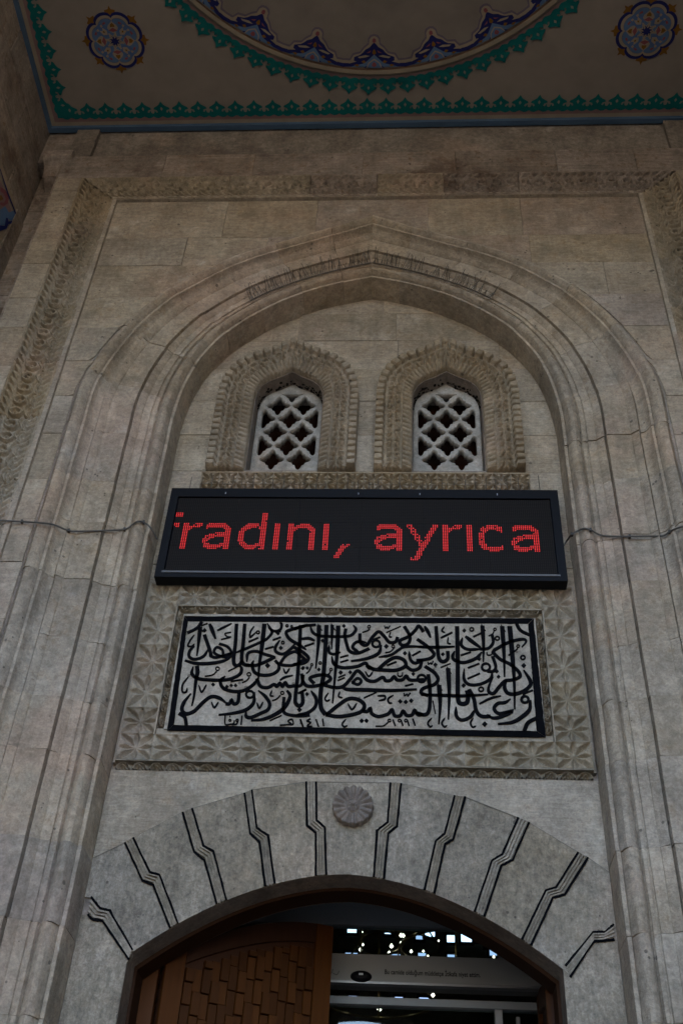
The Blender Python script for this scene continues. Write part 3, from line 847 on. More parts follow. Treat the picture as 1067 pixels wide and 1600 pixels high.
# ------------------------------------------------------------------ inscription plaque
plq = empty('inscription_plaque', (0, -.02, 4.28), 'rectangular stone plaque of black Arabic calligraphy in a thick black border, below the red sign', 'plaque')
m = MB(); m.box((-.85, -.030, 3.967), (.85, -.0045, 4.602)); m.build('slab', PLQ, plq)
YP = -.0305
o_ = [xz(p, YP) for p in ((288, 963), (833, 966.5), (852, 1152), (261.5, 1141.5))]; i_ = [xz(p, YP) for p in ((294, 971), (824.5, 975), (838, 1142.5), (272, 1133))]
m = MB()
def wob(a, b, n=40, w=.0012): return [(a[0]+(b[0]-a[0])*k/n+random.uniform(-w, w), a[1]+(b[1]-a[1])*k/n+random.uniform(-w, w)) for k in range(n+1)]
for k in range(4):
    a, b = o_[k], o_[(k+1) % 4]; c, d = i_[k], i_[(k+1) % 4]
    P = wob(a, b); Q = wob(c, d); n = len(P)
    vs = [(x, YP-.002, z) for x, z in P]+[(x, YP-.002, z) for x, z in Q]+[(x, YP+.001, z) for x, z in P]+[(x, YP+.001, z) for x, z in Q]
    m.add(vs, [(i, i+1, n+i+1, n+i) for i in range(n-1)]+[(i, 2*n+i, 2*n+i+1, i+1) for i in range(n-1)]+[(n+i, n+i+1, 3*n+i+1, 3*n+i) for i in range(n-1)])
m.build('black_border', BLK, plq)
A_, B_, C_ = 280, 460, 650
STK = {A_: [
 (24,[(178,160),(165,280),(150,400)],1),(24,[(212,225),(235,290),(262,370),(266,405)],0),(20,[(245,345),(205,405),(130,430),(85,405),(92,358),(130,320)],2),
 (10,[(185,150),(240,130)],0),(22,[(255,135),(275,180),(305,258)],3),(15,[(320,190),(370,165),(440,130)],3),(10,[(435,205),(385,215),(400,240),(430,245),(350,265)],0),
 (18,[(335,300),(405,325),(435,375),(395,410),(335,400),(292,370),(315,330),(360,350),(370,400)],0),(20,[(262,400),(300,415),(350,405),(440,380)],0),
 (20,[(50,440),(150,465),(280,462),(380,440),(445,400)],3),(24,[(480,135),(470,300),(455,440),(475,482),(510,470),(525,440)],0),(24,[(548,135),(535,300),(522,420),(540,470),(590,482)],0),
 (22,[(555,480),(640,480),(710,455),(800,410)],0),(20,[(565,450),(575,380),(640,363),(720,390),(805,410)],2),(18,[(470,375),(560,340),(650,300),(725,265),(775,205),(745,165)],2),
 (26,[(712,135),(690,330),(670,470),(660,610)],1),(12,[(625,155),(595,200),(592,245),(620,225),(640,205)],3),(14,[(580,285),(660,250)],0),
 (18,[(735,130),(765,180),(800,195),(845,180),(855,140),(840,125)],2),(16,[(800,205),(850,195)],0),(22,[(1067,135),(1050,150),(940,180),(893,205),(920,260),(1000,310),(1060,350)],2),
 (20,[(840,270),(803,330),(812,370),(870,385),(935,340),(965,300)],2),(14,[(715,345),(790,325)],0),(14,[(780,270),(850,245)],0),
 (20,[(800,440),(840,472),(930,482),(1000,460),(1040,430)],0),(20,[(840,468),(890,400),(965,366),(1015,400),(1060,440)],0),(22,[(820,455),(832,510),(780,553),(700,563),(632,540),(610,480),(622,440)],2),
 (13,[(868,505),(890,545),(922,505)],2),(24,[(1012,145),(1000,400),(985,600),(968,760),(975,800),(1002,818),(1030,790),(1025,705)],0),(22,[(648,590),(680,655),(740,665),(790,640),(815,655),(840,630),(862,655),(885,625),(910,655),(965,650)],0),
 (14,[(840,605),(880,580),(950,563)],3),(22,[(120,490),(108,550),(160,590),(260,602),(400,600),(500,560),(522,510),(500,478)],2),(24,[(150,485),(155,540),(140,620),(125,740),(108,818)],1),
 (9,[(315,530),(280,560),(215,572)],0),(14,[(410,530),(490,490)],3),(22,[(385,570),(345,610),(370,670),(450,697),(540,690),(620,640),(655,590)],2),(13,[(430,615),(535,598)],0),(9,[(587,580),(560,610),(525,625)],0),
 (13,[(165,645),(190,702),(230,640)],2),(14,[(80,575),(32,640),(30,700),(60,702),(70,668)],2),(12,[(130,225),(95,270),(75,318),(110,320),(130,300)],2),
 (22,[(390,800),(420,800),(438,770),(458,802),(492,785),(500,715)],0),(24,[(400,800),(340,755),(270,742),(200,790),(130,860),(60,885),(25,850),(42,790),(100,715)],2),(13,[(270,785),(295,832),(330,785)],2),
 (20,[(625,705),(622,790),(560,850),(450,880),(330,893)],3),(22,[(660,690),(720,740),(755,800),(740,850),(680,880),(600,915),(560,905),(560,860)],2),(13,[(648,790),(670,837),(700,785)],2),
 (12,[(775,690),(760,730),(790,738)],2),(9,[(845,730),(815,760),(775,775)],0),(22,[(900,690),(925,740),(880,830),(800,890),(700,930),(600,940)],3),(20,[(875,745),(868,850),(900,888),(1000,902),(1090,895)],0),
 (14,[(1000,712),(1060,680)],0),(14,[(755,942),(855,897)],3),(10,[(525,900),(518,975)],0),(10,[(490,950),(478,970),(440,976)],0),(10,[(385,900),(385,970),(425,972),(455,965),(462,940)],0),
 (10,[(840,980),(900,975),(950,970),(940,930),(908,945),(935,968)],0),(12,[(1010,930),(1032,990)],0),(22,[(190,118),(150,170),(70,210)],0),(22,[(0,880),(50,915),(62,985)],0)],
 B_: [
 (18,[(0,180),(80,152),(180,142)],0),(20,[(130,142),(150,200),(200,232),(300,240),(420,240),(480,225),(512,180),(490,145)],2),(18,[(45,262),(120,255),(170,275)],3),(14,[(85,322),(165,295)],0),
 (22,[(0,330),(70,370),(118,420),(80,460),(-10,475)],0),(26,[(205,148),(200,300),(178,505)],1),(28,[(268,145),(258,350),(242,560),(220,700),(222,830),(260,890)],0),(22,[(315,145),(310,345)],1),(26,[(365,150),(358,350),(340,550),(318,795)],1),
 (18,[(290,312),(290,370),(330,387),(385,370)],2),(22,[(428,175),(420,230),(435,300),(460,362),(530,378),(625,340)],0),(20,[(722,310),(700,380),(600,425),(470,445)],3),(22,[(545,215),(550,290),(600,312),(650,245),(700,200),(745,235),(790,287),(840,285),(860,245)],0),
 (20,[(600,290),(520,285),(485,330),(540,372)],2),(8,[(750,150),(757,170),(770,160),(778,172),(795,150)],0),(12,[(765,207),(885,155)],3),(10,[(800,205),(790,240),(812,245)],0),(9,[(628,180),(600,195),(565,205)],0),
 (22,[(915,155),(962,240),(945,300),(895,312),(878,275),(950,240),(1005,190),(1035,152),(1075,200)],0),(18,[(700,412),(800,395),(870,350),(925,325),(1085,325)],2),(13,[(650,268),(715,245)],0),(9,[(835,330),(800,365),(755,376)],0),
 (22,[(310,405),(330,468),(400,500),(520,490),(590,462),(620,500),(665,508)],2),(24,[(600,480),(660,512),(750,520),(850,520),(925,485),(910,435),(840,415),(770,450),(700,512)],0),(13,[(770,482),(850,450)],0),(12,[(380,415),(450,395)],0),(12,[(380,455),(450,435)],0),
 (20,[(955,365),(965,430),(1005,462),(1070,435)],2),(22,[(930,488),(980,520),(1040,502),(1060,440)],0),(13,[(980,400),(1050,362)],0),(9,[(140,490),(125,525),(100,548)],0),
 (22,[(60,550),(75,620),(120,655),(230,640),(300,598),(275,566),(200,562),(130,588),(165,632)],0),(20,[(10,660),(60,640),(75,560)],0),(22,[(235,640),(330,665),(405,655),(470,590),(520,527),(560,550),(605,602),(670,612),(735,580),(760,608),(800,605),(830,575),(855,602),(900,600),(932,570),(965,602),(1080,600)],0),
 (18,[(480,625),(525,588),(557,610),(530,640),(480,622)],0),(22,[(400,665),(450,682),(600,685),(800,690),(1020,680)],3),(9,[(300,530),(290,550),(275,560)],0),(10,[(365,582),(425,558)],0),(10,[(360,607),(420,583)],0),(12,[(588,530),(620,572),(655,530)],2),
 (9,[(860,540),(862,565),(880,572),(897,565),(900,540)],0),(12,[(920,652),(990,635)],0),(22,[(138,692),(182,760),(170,830),(100,880),(0,897)],2),(14,[(30,715),(100,680)],0),(12,[(285,708),(255,755),(272,778),(297,765)],2),(12,[(380,698),(368,738),(402,752)],2),
 (24,[(265,895),(370,810),(450,760),(530,765),(582,810),(560,862),(480,892),(360,907),(262,890)],0),(13,[(445,798),(480,848),(520,795)],2),(22,[(565,860),(605,865),(632,840),(645,882),(700,907),(780,885),(812,850),(835,900),(880,900),(905,862),(935,897),(980,892),(1000,855),(1030,892),(1075,890)],0),
 (10,[(912,712),(918,732),(938,722),(945,735),(965,710)],0),(12,[(430,928),(398,968),(415,992),(442,982)],2),(15,[(578,752),(685,705)],3),(14,[(690,735),(750,735),(752,762),(700,775)],2),(13,[(825,728),(780,760),(788,792),(815,795)],2),
 (11,[(50,930),(72,992)],0),(10,[(135,925),(105,943),(135,957),(108,985),(150,990)],0),(11,[(180,930),(202,992)],0),(11,[(235,925),(244,985)],0),(9,[(780,955),(740,985),(675,988)],0),(11,[(820,932),(840,985)],0),(10,[(888,935),(903,985)],0),(10,[(940,935),(955,985)],0),(11,[(985,925),(1005,982)],0)],
 C_: [
 (20,[(70,155),(95,195),(120,248)],3),(24,[(165,155),(175,300),(188,415),(222,450),(262,425),(262,362)],0),(18,[(0,325),(150,330),(322,324)],3),(22,[(8,262),(100,328),(148,385),(120,420),(60,435),(0,440)],0),
 (12,[(235,158),(213,190),(240,208)],2),(14,[(205,252),(300,205)],0),(12,[(268,245),(262,292),(290,302)],2),(9,[(98,452),(102,470),(120,460),(128,470),(142,445)],0),(14,[(203,498),(285,465)],3),
 (28,[(340,155),(345,400),(346,600),(348,760),(372,800),(420,792),(432,740),(422,690)],0),(22,[(410,238),(460,278),(535,332)],3),(20,[(535,345),(430,347),(375,310),(385,250)],2),(24,[(550,150),(560,300),(558,450)],1),
 (22,[(545,370),(500,420),(400,457),(325,440),(303,408),(320,362)],2),(13,[(370,397),(455,370)],0),(20,[(632,225),(640,290),(600,338),(530,345)],0),(8,[(648,193),(635,218),(603,235)],0),(13,[(475,242),(540,212)],0),(9,[(588,370),(592,392),(610,396),(628,388),(630,365)],0),
 (20,[(635,405),(662,490),(640,530),(590,530)],0),(20,[(632,530),(620,590),(540,635),(450,642),(400,600),(398,508)],2),(13,[(430,502),(525,465)],0),(13,[(428,592),(530,547)],0),
 (26,[(715,155),(730,370),(735,575)],1),(28,[(778,155),(800,400),(815,600),(820,845)],1),(22,[(880,328),(915,280),(880,263),(780,285),(690,330),(643,368),(700,430),(780,470),(850,530),(862,575),(800,602),(740,610),(690,660),(642,715),(602,695),(610,640),(640,578)],2),
 (10,[(845,340),(820,362),(768,397)],0),(24,[(895,520),(945,600),(950,645),(900,692),(820,720),(760,710),(735,660),(752,605)],2),(22,[(948,770),(942,850),(880,910),(800,955),(680,970)],3),(13,[(885,722),(970,688)],0),
 (22,[(785,760),(740,790),(680,798),(648,840),(690,882),(800,862),(720,905),(640,920),(590,890)],2),(24,[(440,680),(480,760),(500,860),(545,905),(620,905)],0),(22,[(488,850),(450,910),(380,937),(335,902),(330,825)],2),(15,[(525,802),(620,755),(705,735)],3),
 (18,[(40,725),(200,730),(400,735),(600,722)],3),(26,[(265,505),(275,700),(268,930)],1),(26,[(190,645),(200,800),(188,970)],1),(24,[(100,555),(115,700),(108,850),(70,892),(-5,875)],0),(13,[(138,775),(160,885)],3),
 (22,[(72,488),(150,540),(182,595),(150,640),(60,672),(42,710),(100,732)],0),(12,[(130,918),(97,960),(115,992),(137,982)],2),(12,[(240,918),(213,960),(235,992),(258,980)],2),(12,[(475,918),(452,960),(470,995),(498,985)],2),
 (22,[(835,135),(870,190),(945,228)],0),(24,[(1005,918),(930,960),(900,1025)],0)]}
RING = {A_: [(658,205,13,12),(900,150,10,10),(938,155,8,8),(865,290,12,11),(322,508,16,9),(583,555,16,9),(590,722,32,19),(860,710,14,9),(485,938,10,9),(425,938,9,8)],
 B_: [(680,300,32,20),(622,158,12,9),(822,322,12,9),(145,475,10,8),(215,460,11,9),(305,515,11,8),(790,940,12,9),(875,940,12,9),(928,940,12,9)],
 C_: [(462,180,16,12),(655,180,11,9),(675,255,17,13),(580,495,34,20),(848,320,12,9),(888,415,18,14),(905,765,30,22),(540,680,20,13),(45,590,34,20)]}
DOT = {A_: [(215,188,15),(825,215,13),(848,335,15),(738,482,19),(285,640,14),(233,600,12),(400,657,13),(436,647,13),(472,647,13),(1003,850,18),(425,908,6),(1030,505,14)],
 B_: [(412,152,13),(765,322,17),(920,380,15),(235,275,14),(75,500,12),(108,502,12),(205,515,13),(385,540,16),(465,538,15),(990,552,14),(105,720,14),(880,780,16),(927,785,16),(972,775,16),(560,942,16),(600,942,16)],
 C_: [(222,388,14),(160,475,15),(395,648,16),(400,190,14),(525,425,15),(670,530,15),(685,575,14),(895,482,18),(570,970,20)]}
ins = MB(); K = 200/1067.; YI = YP-.0
def cz(cx, p): return xz((cx+p[0]*K, 950+p[1]*K), YP)
wpx = K*.00292   # metres per zoomed pixel, about
for cx_, L_ in STK.items():
    for w, pts, mode in L_:
        q = smoothline([cz(cx_, p) for p in pts], 5); n = len(q); ws = []
        for i in range(n):
            t = i/(n-1); f = 1.0
            if mode == 1: f = 1.12-.75*max(0, t-.25)/.75
            if mode == 2: f = min(1, .35+min(t, 1-t)*5)
            if mode == 3: f = .3+.9*math.sin(math.pi*min(.97, .15+t*.75))
            ws.append(w*wpx*f*(1.34 if w >= 18 else 1.2))
        ribbon(ins, q, ws, YP+.0005, .0055)
        if mode == 1 and len(pts) <= 3:   # the little barb at the head of an upright
            a = pts[0]; hb = [cz(cx_, (a[0]-8, a[1]-18)), cz(cx_, (a[0]+30, a[1]+45)), cz(cx_, (a[0]+2, a[1]+28)), cz(cx_, (a[0]-14, a[1]+20))]
            ins.prism(hb, YP-.0056, YP+.0005)
for cx_, L_ in RING.items():
    for x, y, r, w in L_:
        q = [cz(cx_, (x+r*math.cos(k*math.pi/6), y+r*.9*math.sin(k*math.pi/6))) for k in range(13)]
        ribbon(ins, q, w*wpx, YP+.0005, .0053)
for cx_, L_ in DOT.items():
    for x, y, r in L_:
        r *= 1.15
        ins.prism([cz(cx_, p) for p in ((x-r, y), (x, y+r), (x+r, y), (x, y-r))], YP-.0054, YP+.0005)
ins.build('black_calligraphy', BLK, plq)

# ------------------------------------------------------------------ LED sign
sign = empty('led_sign', (0, -.1, 4.77), 'wide black LED message board with red scrolling text fixed across the niche', 'sign')
SX, SB, STP, SY = 1.012, 4.770, 5.362, -.105
AX0, AX1, AZ0, AZ1 = -.966, .966, 4.812, 5.300
m = MB()
m.box((-SX, SY+.018, SB), (SX, -.036, STP)); m.build('housing', HOUS, sign)
m = MB()
m.box((-SX, SY-.002, SB), (AX0-.004, SY+.020, STP)); m.box((AX1+.004, SY-.002, SB), (SX, SY+.020, STP))
m.box((AX0-.004, SY-.002, AZ1+.003), (AX1+.004, SY+.020, STP)); m.box((AX0-.004, SY-.001, SB), (AX1+.004, SY+.020, AZ0-.020))
m.build('bezel', HOUS, sign)
m = MB(); m.box((AX0-.012, SY-.006, AZ0-.017), (AX1+.012, SY+.018, AZ0-.006)); m.build('silver_trim', plain('dull_silver_trim', (.075, .075, .078), .5, metal=.1), sign)
def ledmat():
    mt, t, b = newmat('led_matrix_face'); L = t.links.new
    g = N(t, 'ShaderNodeNewGeometry'); s = N(t, 'ShaderNodeSeparateXYZ'); L(g.outputs['Position'], s.inputs[0])
    def per(out, off, pitch):
        a = N(t, 'ShaderNodeMath', operation='ADD'); a.inputs[1].default_value = off; L(out, a.inputs[0])
        d = N(t, 'ShaderNodeMath', operation='DIVIDE'); d.inputs[1].default_value = pitch; L(a.outputs[0], d.inputs[0])
        f = N(t, 'ShaderNodeMath', operation='FRACT'); L(d.outputs[0], f.inputs[0])
        p = N(t, 'ShaderNodeMath', operation='PINGPONG'); p.inputs[1].default_value = .5; L(f.outputs[0], p.inputs[0]); return p.outputs[0]
    px_, pz_ = per(s.outputs[0], 10, 1.932/192), per(s.outputs[2], 10, .488/48)
    mn = N(t, 'ShaderNodeMath', operation='MINIMUM'); L(px_, mn.inputs[0]); L(pz_, mn.inputs[1])
    r = N(t, 'ShaderNodeMapRange'); r.inputs[1].default_value = .12; r.inputs[2].default_value = .3; L(mn.outputs[0], r.inputs[0])
    x = N(t, 'ShaderNodeMix'); x.data_type = 'RGBA'; x.inputs[6].default_value = (.003, .0028, .0028, 1); x.inputs[7].default_value = (.020, .016, .014, 1)
    L(r.outputs[0], x.inputs[0]); L(x.outputs[2], b.inputs['Base Color']); b.inputs['Roughness'].default_value = .55
    b.inputs['Specular IOR Level'].default_value = .08
    return mt
LM = ledmat(); PCH, PCZ = 1.932/192, .488/48
for i in range(6):
    for j in range(3):
        m = MB(); a = AX0+i*1.932/6; b = a+1.932/6; c = AZ0+j*.488/3; d = c+.488/3
        m.prism([(a+.0004, c+.0004), (b-.0004, c+.0004), (b-.0004, d-.0004), (a+.0004, d-.0004)], SY+.008, SY+.022); m.build('led_module', LM, sign)
RED = plain('lit_red_led', (.3, .01, .01), .4, emit=(1, .035, .035), es=.045)
G = {}
def rows(*rs):
    out = []
    for i, r in enumerate(rs):
        for part in str(r).split(','):
            if not part: continue
            if '-' in part: a, b = part.split('-'); out += [(c, i) for c in range(int(a), int(b)+1)]
            else: out.append((int(part), i))
    return out
G['r'] = rows('0-2,6-9', '0-2,5,7-9', '0-8', '0-4', '0-3', *['0-2']*12)
G['a'] = rows('2-10', '1-11', '1-12', '1,2,10-13', '11-13', '11-13', '6-13', '3-5,7-13', '1-13', '1,3-5,11-13', '0-3,11-13', '0-2,11-13', '0,1,11-13', '1-3,9-13', '1-13', '1-9,11-13', '3-7,11-13')
G['d'] = [(c, r-7) for c, r in rows(*(['11-13']*7+['4-9,11-13', '3-9,11-13', '2-8,10-13', '1-5,10-13', '1-3,11-13']+['0-2,11-13']*7+['1-3,11-13', '1-4,9-13', '2-13', '3-9,11-13', '4-8,11-13']))]
G['i'] = rows(*['0-2']*17)
G['n'] = rows('0-2,6-10', '0-2,4-11', '0-12', '0-4,10-13', '0-3,11-13', *['0-2,11-13']*12)
G['c'] = rows('4-9', '2-11', '1-11', '1-4,9-11', '0-3,11', '0-2', '0-2', '0-2', '0-2', '0-2', '0-2', '0-2', '0-3', '1-3,11', '1-11', '2-11', '5-9')
G['y'] = []
for r_ in range(23):
    cR = 14-r_*(14-4.2)/22
    G['y'] += [(int(round(cR+k)), r_) for k in (-1, 0, 1)]
    if r_ < 14: cL = 1+r_*.50; G['y'] += [(int(round(cL+k)), r_) for k in (-1, 0, 1)]
G['y'] += [(2, 21), (2, 22), (3, 22)]; G['y'] = list(set(G['y']))
G[','] = [(int(round(5-(r_-13)*.55+k)), r_) for r_ in range(13, 22) for k in (-1, 0, 1)]+[(7, 13), (6, 14)]
def col_of(px_, row_y):
    p = at(px_, row_y, SY); return (p.x-AX0)/PCH
zt = at(560, 817, SY).z; row0 = (AZ1-zt)/PCZ      # row of the top of small letters
pl = []
for ch, xx in (('r', 280.4), ('a', 312), ('d', 368), ('i', 424.3), ('n', 446), ('i', 502.6), (',', 519), ('a', 585), ('y', 632), ('r', 692), ('i', 729.5), ('c', 748), ('a', 797.5)):
    c0 = round(col_of(xx, 856))
    if ch == 'y': c0 = round(col_of(634.5, 817))
    if ch == 'c': c0 = round(col_of(747, 835))
    if ch == ',': c0 = round(col_of(520.2, 874))-0
    if ch == 'a': c0 = round(col_of({312: 347.2, 585: 619, 797.5: 833}[xx], 856))-11
    if ch == 'd': c0 = round(col_of(402.7, 856))-11
    pl.append((ch, c0))
lit = set()
for ch, c0 in pl:
    for c, r_ in G[ch]:
        lit.add((c0+c, int(round(row0))+r_))
r0c = pl[0][1]
for dr, cs in ((0, (-5, -4, -3)), (1, (-5, -4, -3)), (2, (-4, -3))):
    for c in cs: lit.add((r0c+c, int(round(row0))+dr))
for dr in (-7, -6, -5):
    for c in (-5, -4, -3, -2): lit.add((r0c+c, int(round(row0))+dr))
m = MB()
for c, r_ in sorted(lit):
    if not (0 <= c < 192 and 0 <= r_ < 48): continue
    if random.random() < .012: continue
    x = AX0+(c+.5)*PCH; z = AZ1-(r_+.5)*PCZ; rr = .0027; y = SY+.0045
    ring_ = [(x+rr*math.cos(k*math.pi/3), z+rr*math.sin(k*math.pi/3)) for k in range(6)]
    m.add([(a, y, b) for a, b in ring_]+[(a, SY+.009, b) for a, b in ring_], [tuple(range(6))]+[(k, 6+k, 6+(k+1) % 6, (k+1) % 6) for k in range(6)])
o = m.build('lit_letters', RED, sign); o['kind'] = 'stuff'
m = MB()
for x in (-.02, .30, -.72, .7): m.box((x-.002, SY-.004, AZ1+.022), (x+.002, SY, AZ1+.034))
m.build('screw', SILV, sign)

# cables running across the mouldings to the sign
for s, pts, lab in ((-1, [(-20, 811), (0, 813), (35, 815), (65, 817), (85, 820), (108, 829), (130, 830), (165, 829), (195, 827), (207, 820), (215, 815), (225, 816), (236, 825), (246, 843)], 'thin dark cable stapled over the left mouldings to the message board'),
                    (1, [(878, 856), (885, 845), (893, 835), (903, 829), (912, 826), (922, 828), (938, 836), (960, 838), (983, 838), (1010, 838), (1035, 837), (1045, 831), (1055, 826), (1067, 823), (1090, 822)], 'thin dark cable stapled over the right mouldings to the message board')):
    P3 = []
    for p in pts:
        Y = -.22
        for _ in range(6):
            q = at(p[0], p[1], Y); Y = max(-.41, prof_y(q.x)-.016)
        if abs(q.x) < 1.062: Y = -.10
        P3.append(at(p[0], p[1], Y))
    m = MB(); m.tube(smoothline([tuple(p) for p in P3], 5), .0045, 6)
    root = empty('power_cable', P3[0], lab, 'cable'); m.build('cable_run', CABL, root)
    for k in range(2, len(P3)-2, 3):
        c = MB(); p = P3[k]; c.box((p.x-.005, p.y-.006, p.z-.007), (p.x+.005, p.y+.010, p.z+.009)); c.build('clip', WIRE, root)

# ------------------------------------------------------------------ bird spikes
SPK = plain('weathered_spike_wire', (.055, .045, .035), .6)
def spikes(name_label, path, n, ln, splay, up=Vector((0, 0, 1)), base_w=.012):
    root = empty('bird_spikes', path[len(path)//2], name_label, 'bird spikes')
    P = smoothline([tuple(p) for p in path], 8); m = MB()
    m.tube(P, .0035, 5); m.build('base_strip', SPK, root)
    m = MB()
    for k in range(n):
        f = k/(n-1)*(len(P)-1); i = min(int(f), len(P)-2); p = Vector(P[i]).lerp(Vector(P[i+1]), f-i)
        t = (Vector(P[i+1])-Vector(P[i])).normalized(); nrm = Vector((-t.z, 0, t.x))
        if nrm.z < 0: nrm = -nrm
        d = (nrm*1.0 + up*.5 + t*random.uniform(-splay, splay) + Vector((0, random.choice((-1.1, -.5, 0))*splay*1.6, 0))).normalized()
        m.tube([p, p+d*ln*random.uniform(.75, 1.1)], .0020, 4, cap=False)
    o = m.build('wires', SPK, root); o['kind'] = 'stuff'
for s, lab in ((-1, 'fine wire bird spikes on the left slope of the inner arch'), (1, 'fine wire bird spikes on the right slope of the inner arch')):
    path = []
    for t in np.linspace(7.75, 11.95, 12):
        p = arch_pt(t, .20); path.append(Vector((s*p[0], -.222, p[1]+.002)))
    spikes(lab, path, 66, .105, .6)
spikes('fine wire bird spikes along the top of the message board', [Vector((-.93, -.06, STP+.004)), Vector((0, -.06, STP+.004)), Vector((.93, -.06, STP+.004))], 34, .13, .10)

# ------------------------------------------------------------------ doorway: frame, leaves
m = MB()
def arch_strip(mb, off_in, off_out, y0, y1):
    a = [(x*(1-off_in/DHW), z-off_in) if z > 2 else (x*(1-off_in/DHW), z) for x, z in door]; b = [(x*(1-off_out/DHW), z-off_out) if z > 2 else (x*(1-off_out/DHW), z) for x, z in door]
    n = len(a); vs = [(x, y0, z) for x, z in a]+[(x, y0, z) for x, z in b]+[(x, y1, z) for x, z in a]+[(x, y1, z) for x, z in b]; fs = []
    for i in range(n-1): fs += [(i, i+1, n+i+1, n+i), (n+i, n+i+1, 3*n+i+1, 3*n+i), (2*n+i, 3*n+i, 3*n+i+1, 2*n+i+1)]
    mb.add(vs, fs)
arch_strip(m, -.012, .012, .135, .26); m.build('door_frame', plain('frame_stain', (.030, .012, .005), .7, spec=.1), portal)
m = MB(); m.box((-.838, .262, 0), (-.772, .30, 3.035)); m.build('door_lining', WOOD, portal)
def door_leaf(hx, y, ang, s, z_h, z_m, boards=True, W=.77):
    """leaf hinged at hx; s=+1 leaf extends to +x when closed"""
    lf = empty('door_leaf', (hx, y, 0)); lf.parent = portal; lf.rotation_euler = (0, 0, ang)
    def sheet(nm, poly, y0, y1, mat, ch=0):
        mm = MB(); mm.prism([(s*x, z) for x, z in poly], y0, y1, ch); o = mm.build(nm, mat); o.parent = lf; return o
    ztop = lambda x: z_h+(z_m-z_h)*math.sin(min(1, x/W)*math.pi/2)**.9
    P = [(0, .02), (W, .02)]+[(W*(1-k/10), ztop(W*(1-k/10))) for k in range(11)]
    sheet('panel_core', P, .0, .03, WOODD)
    sheet('stile', [(0, .02), (.085, .02), (.085, ztop(.085)), (0, ztop(0))], -.018, .0, WOOD, .004)
    sheet('stile', [(W-.085, .02), (W, .02), (W, ztop(W)), (W-.085, ztop(W-.085))], -.018, .0, WOOD, .004)
    top = [(.085+(W-.17)*k/10, ztop(.085+(W-.17)*k/10)) for k in range(11)]
    sheet('top_rail', [(x_, z_-.085) for x_, z_ in top[::-1]]+top, -.016, .0, WOODD, .004)
    if boards:
        nc = 15; cw = (W-.17-.01)/nc
        for i in range(nc):
            z = 2.2-(i % 2)*.065-(i % 3)*.02; zt = ztop(.09+i*cw)-.10
            while z < zt:
                h = .088+.012*((i*7) % 3)/2
                z1 = min(z+h, zt-.006*(i % 2))
                if z1-z > .02:
                    x0 = .09+i*cw; sheet('board', [(x0+.001, z+.002), (x0+cw-.001, z+.002), (x0+cw-.001, z1-.002), (x0+.001, z1-.002)], -.004-.015*((i+int(z*11)) % 3)/2-random.uniform(0, .005), .0, WOOD, .003)
                z += h
        sheet('lower_panel', [(.09, .1), (W-.09, .1), (W-.09, 2.0), (.09, 2.0)], -.012, .0, WOOD, .004)
    return lf
door_leaf(-.755, .285, math.radians(31), 1, 3.09, 3.36)
rl = door_leaf(.822, .285, math.radians(-93), -1, 3.00, 3.14, boards=False, W=.60)
m = MB(); m.box((-.006, -.03, 2.62), (.03, -.012, 2.82)); o = m.build('hinge', BRASS); o.parent = rl; o.location = (-.03, 0, .0)

# inner room of the doorway: lobby side walls, lid
m = MB()
m.box((-1.25, .301, 0), (-1.05, 1.25, 4.2)); m.box((1.05, .301, 0), (1.25, 1.25, 4.2)); m.box((-1.05, .301, 3.78), (1.05, 1.25, 4.2))
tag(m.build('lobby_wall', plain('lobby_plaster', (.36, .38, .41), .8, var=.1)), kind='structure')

# ------------------------------------------------------------------ glazed automatic door behind
gp = empty('glazed_door_screen', (0, 1.0, 0), 'grey aluminium glazed sliding door screen with printed header behind the open wooden doors', 'door')
YG = 1.0
def fr(nm, x0, x1, z0, z1, y0=YG-.02, y1=YG+.04, mat=GREYP):
    m = MB(); m.prism([(x0, z0), (x1, z0), (x1, z1), (x0, z1)], y0, y1, .003); return m.build(nm, mat, gp)
zz = lambda py, px=600, Y=YG: at(px, py, Y).z
xx = lambda px, py, Y=YG: at(px, py, Y).x
zA, zB, zC_, zD, zE = zz(1407), zz(1449), zz(1501), zz(1546), zz(1560)
fr('top_rail', -1.04, 1.04, zB, zA); fr('upper_panel', -1.04, 1.04, zA+.004, 3.78, YG, YG+.03)
mo_x0, mo_x1 = xx(776, 1475), xx(799, 1475)
fr('mullion', mo_x0, mo_x1, zC_, zB-.001)
fr('header_box', -1.0, 1.0, zD+.006, zC_-.002, YG-.09, YG+.05, plain('grey_header_cover', (.24, .245, .24), .5))
m = MB(); m.box((-1.0, YG-.093, zD-.004), (1.0, YG-.05, zD+.006)); m.build('silver_edge', SILV, gp)
fr('lower_rail', -1.0, 1.0, zE-.035, zE)
fr('stile', xx(772, 1580), xx(784, 1580), .03, zE-.036, YG-.02, YG+.03, SILV); fr('stile', xx(806, 1590), xx(812, 1590), .03, zE-.06, YG+.0, YG+.03, SILV)
fr('stile', -.55, -.50, .03, zE-.036)
gm, t_, b_ = newmat('tinted_glass'); t_.nodes.remove(b_)
tr = N(t_, 'ShaderNodeBsdfTransparent'); tr.inputs[0].default_value = (.82, .88, .86, 1); gl = N(t_, 'ShaderNodeBsdfGlossy'); gl.inputs['Roughness'].default_value = .02
mx = N(t_, 'ShaderNodeMixShader'); mx.inputs[0].default_value = .06
t_.links.new(tr.outputs[0], mx.inputs[1]); t_.links.new(gl.outputs[0], mx.inputs[2]); t_.links.new(mx.outputs[0], t_.nodes['Material Output'].inputs[0])
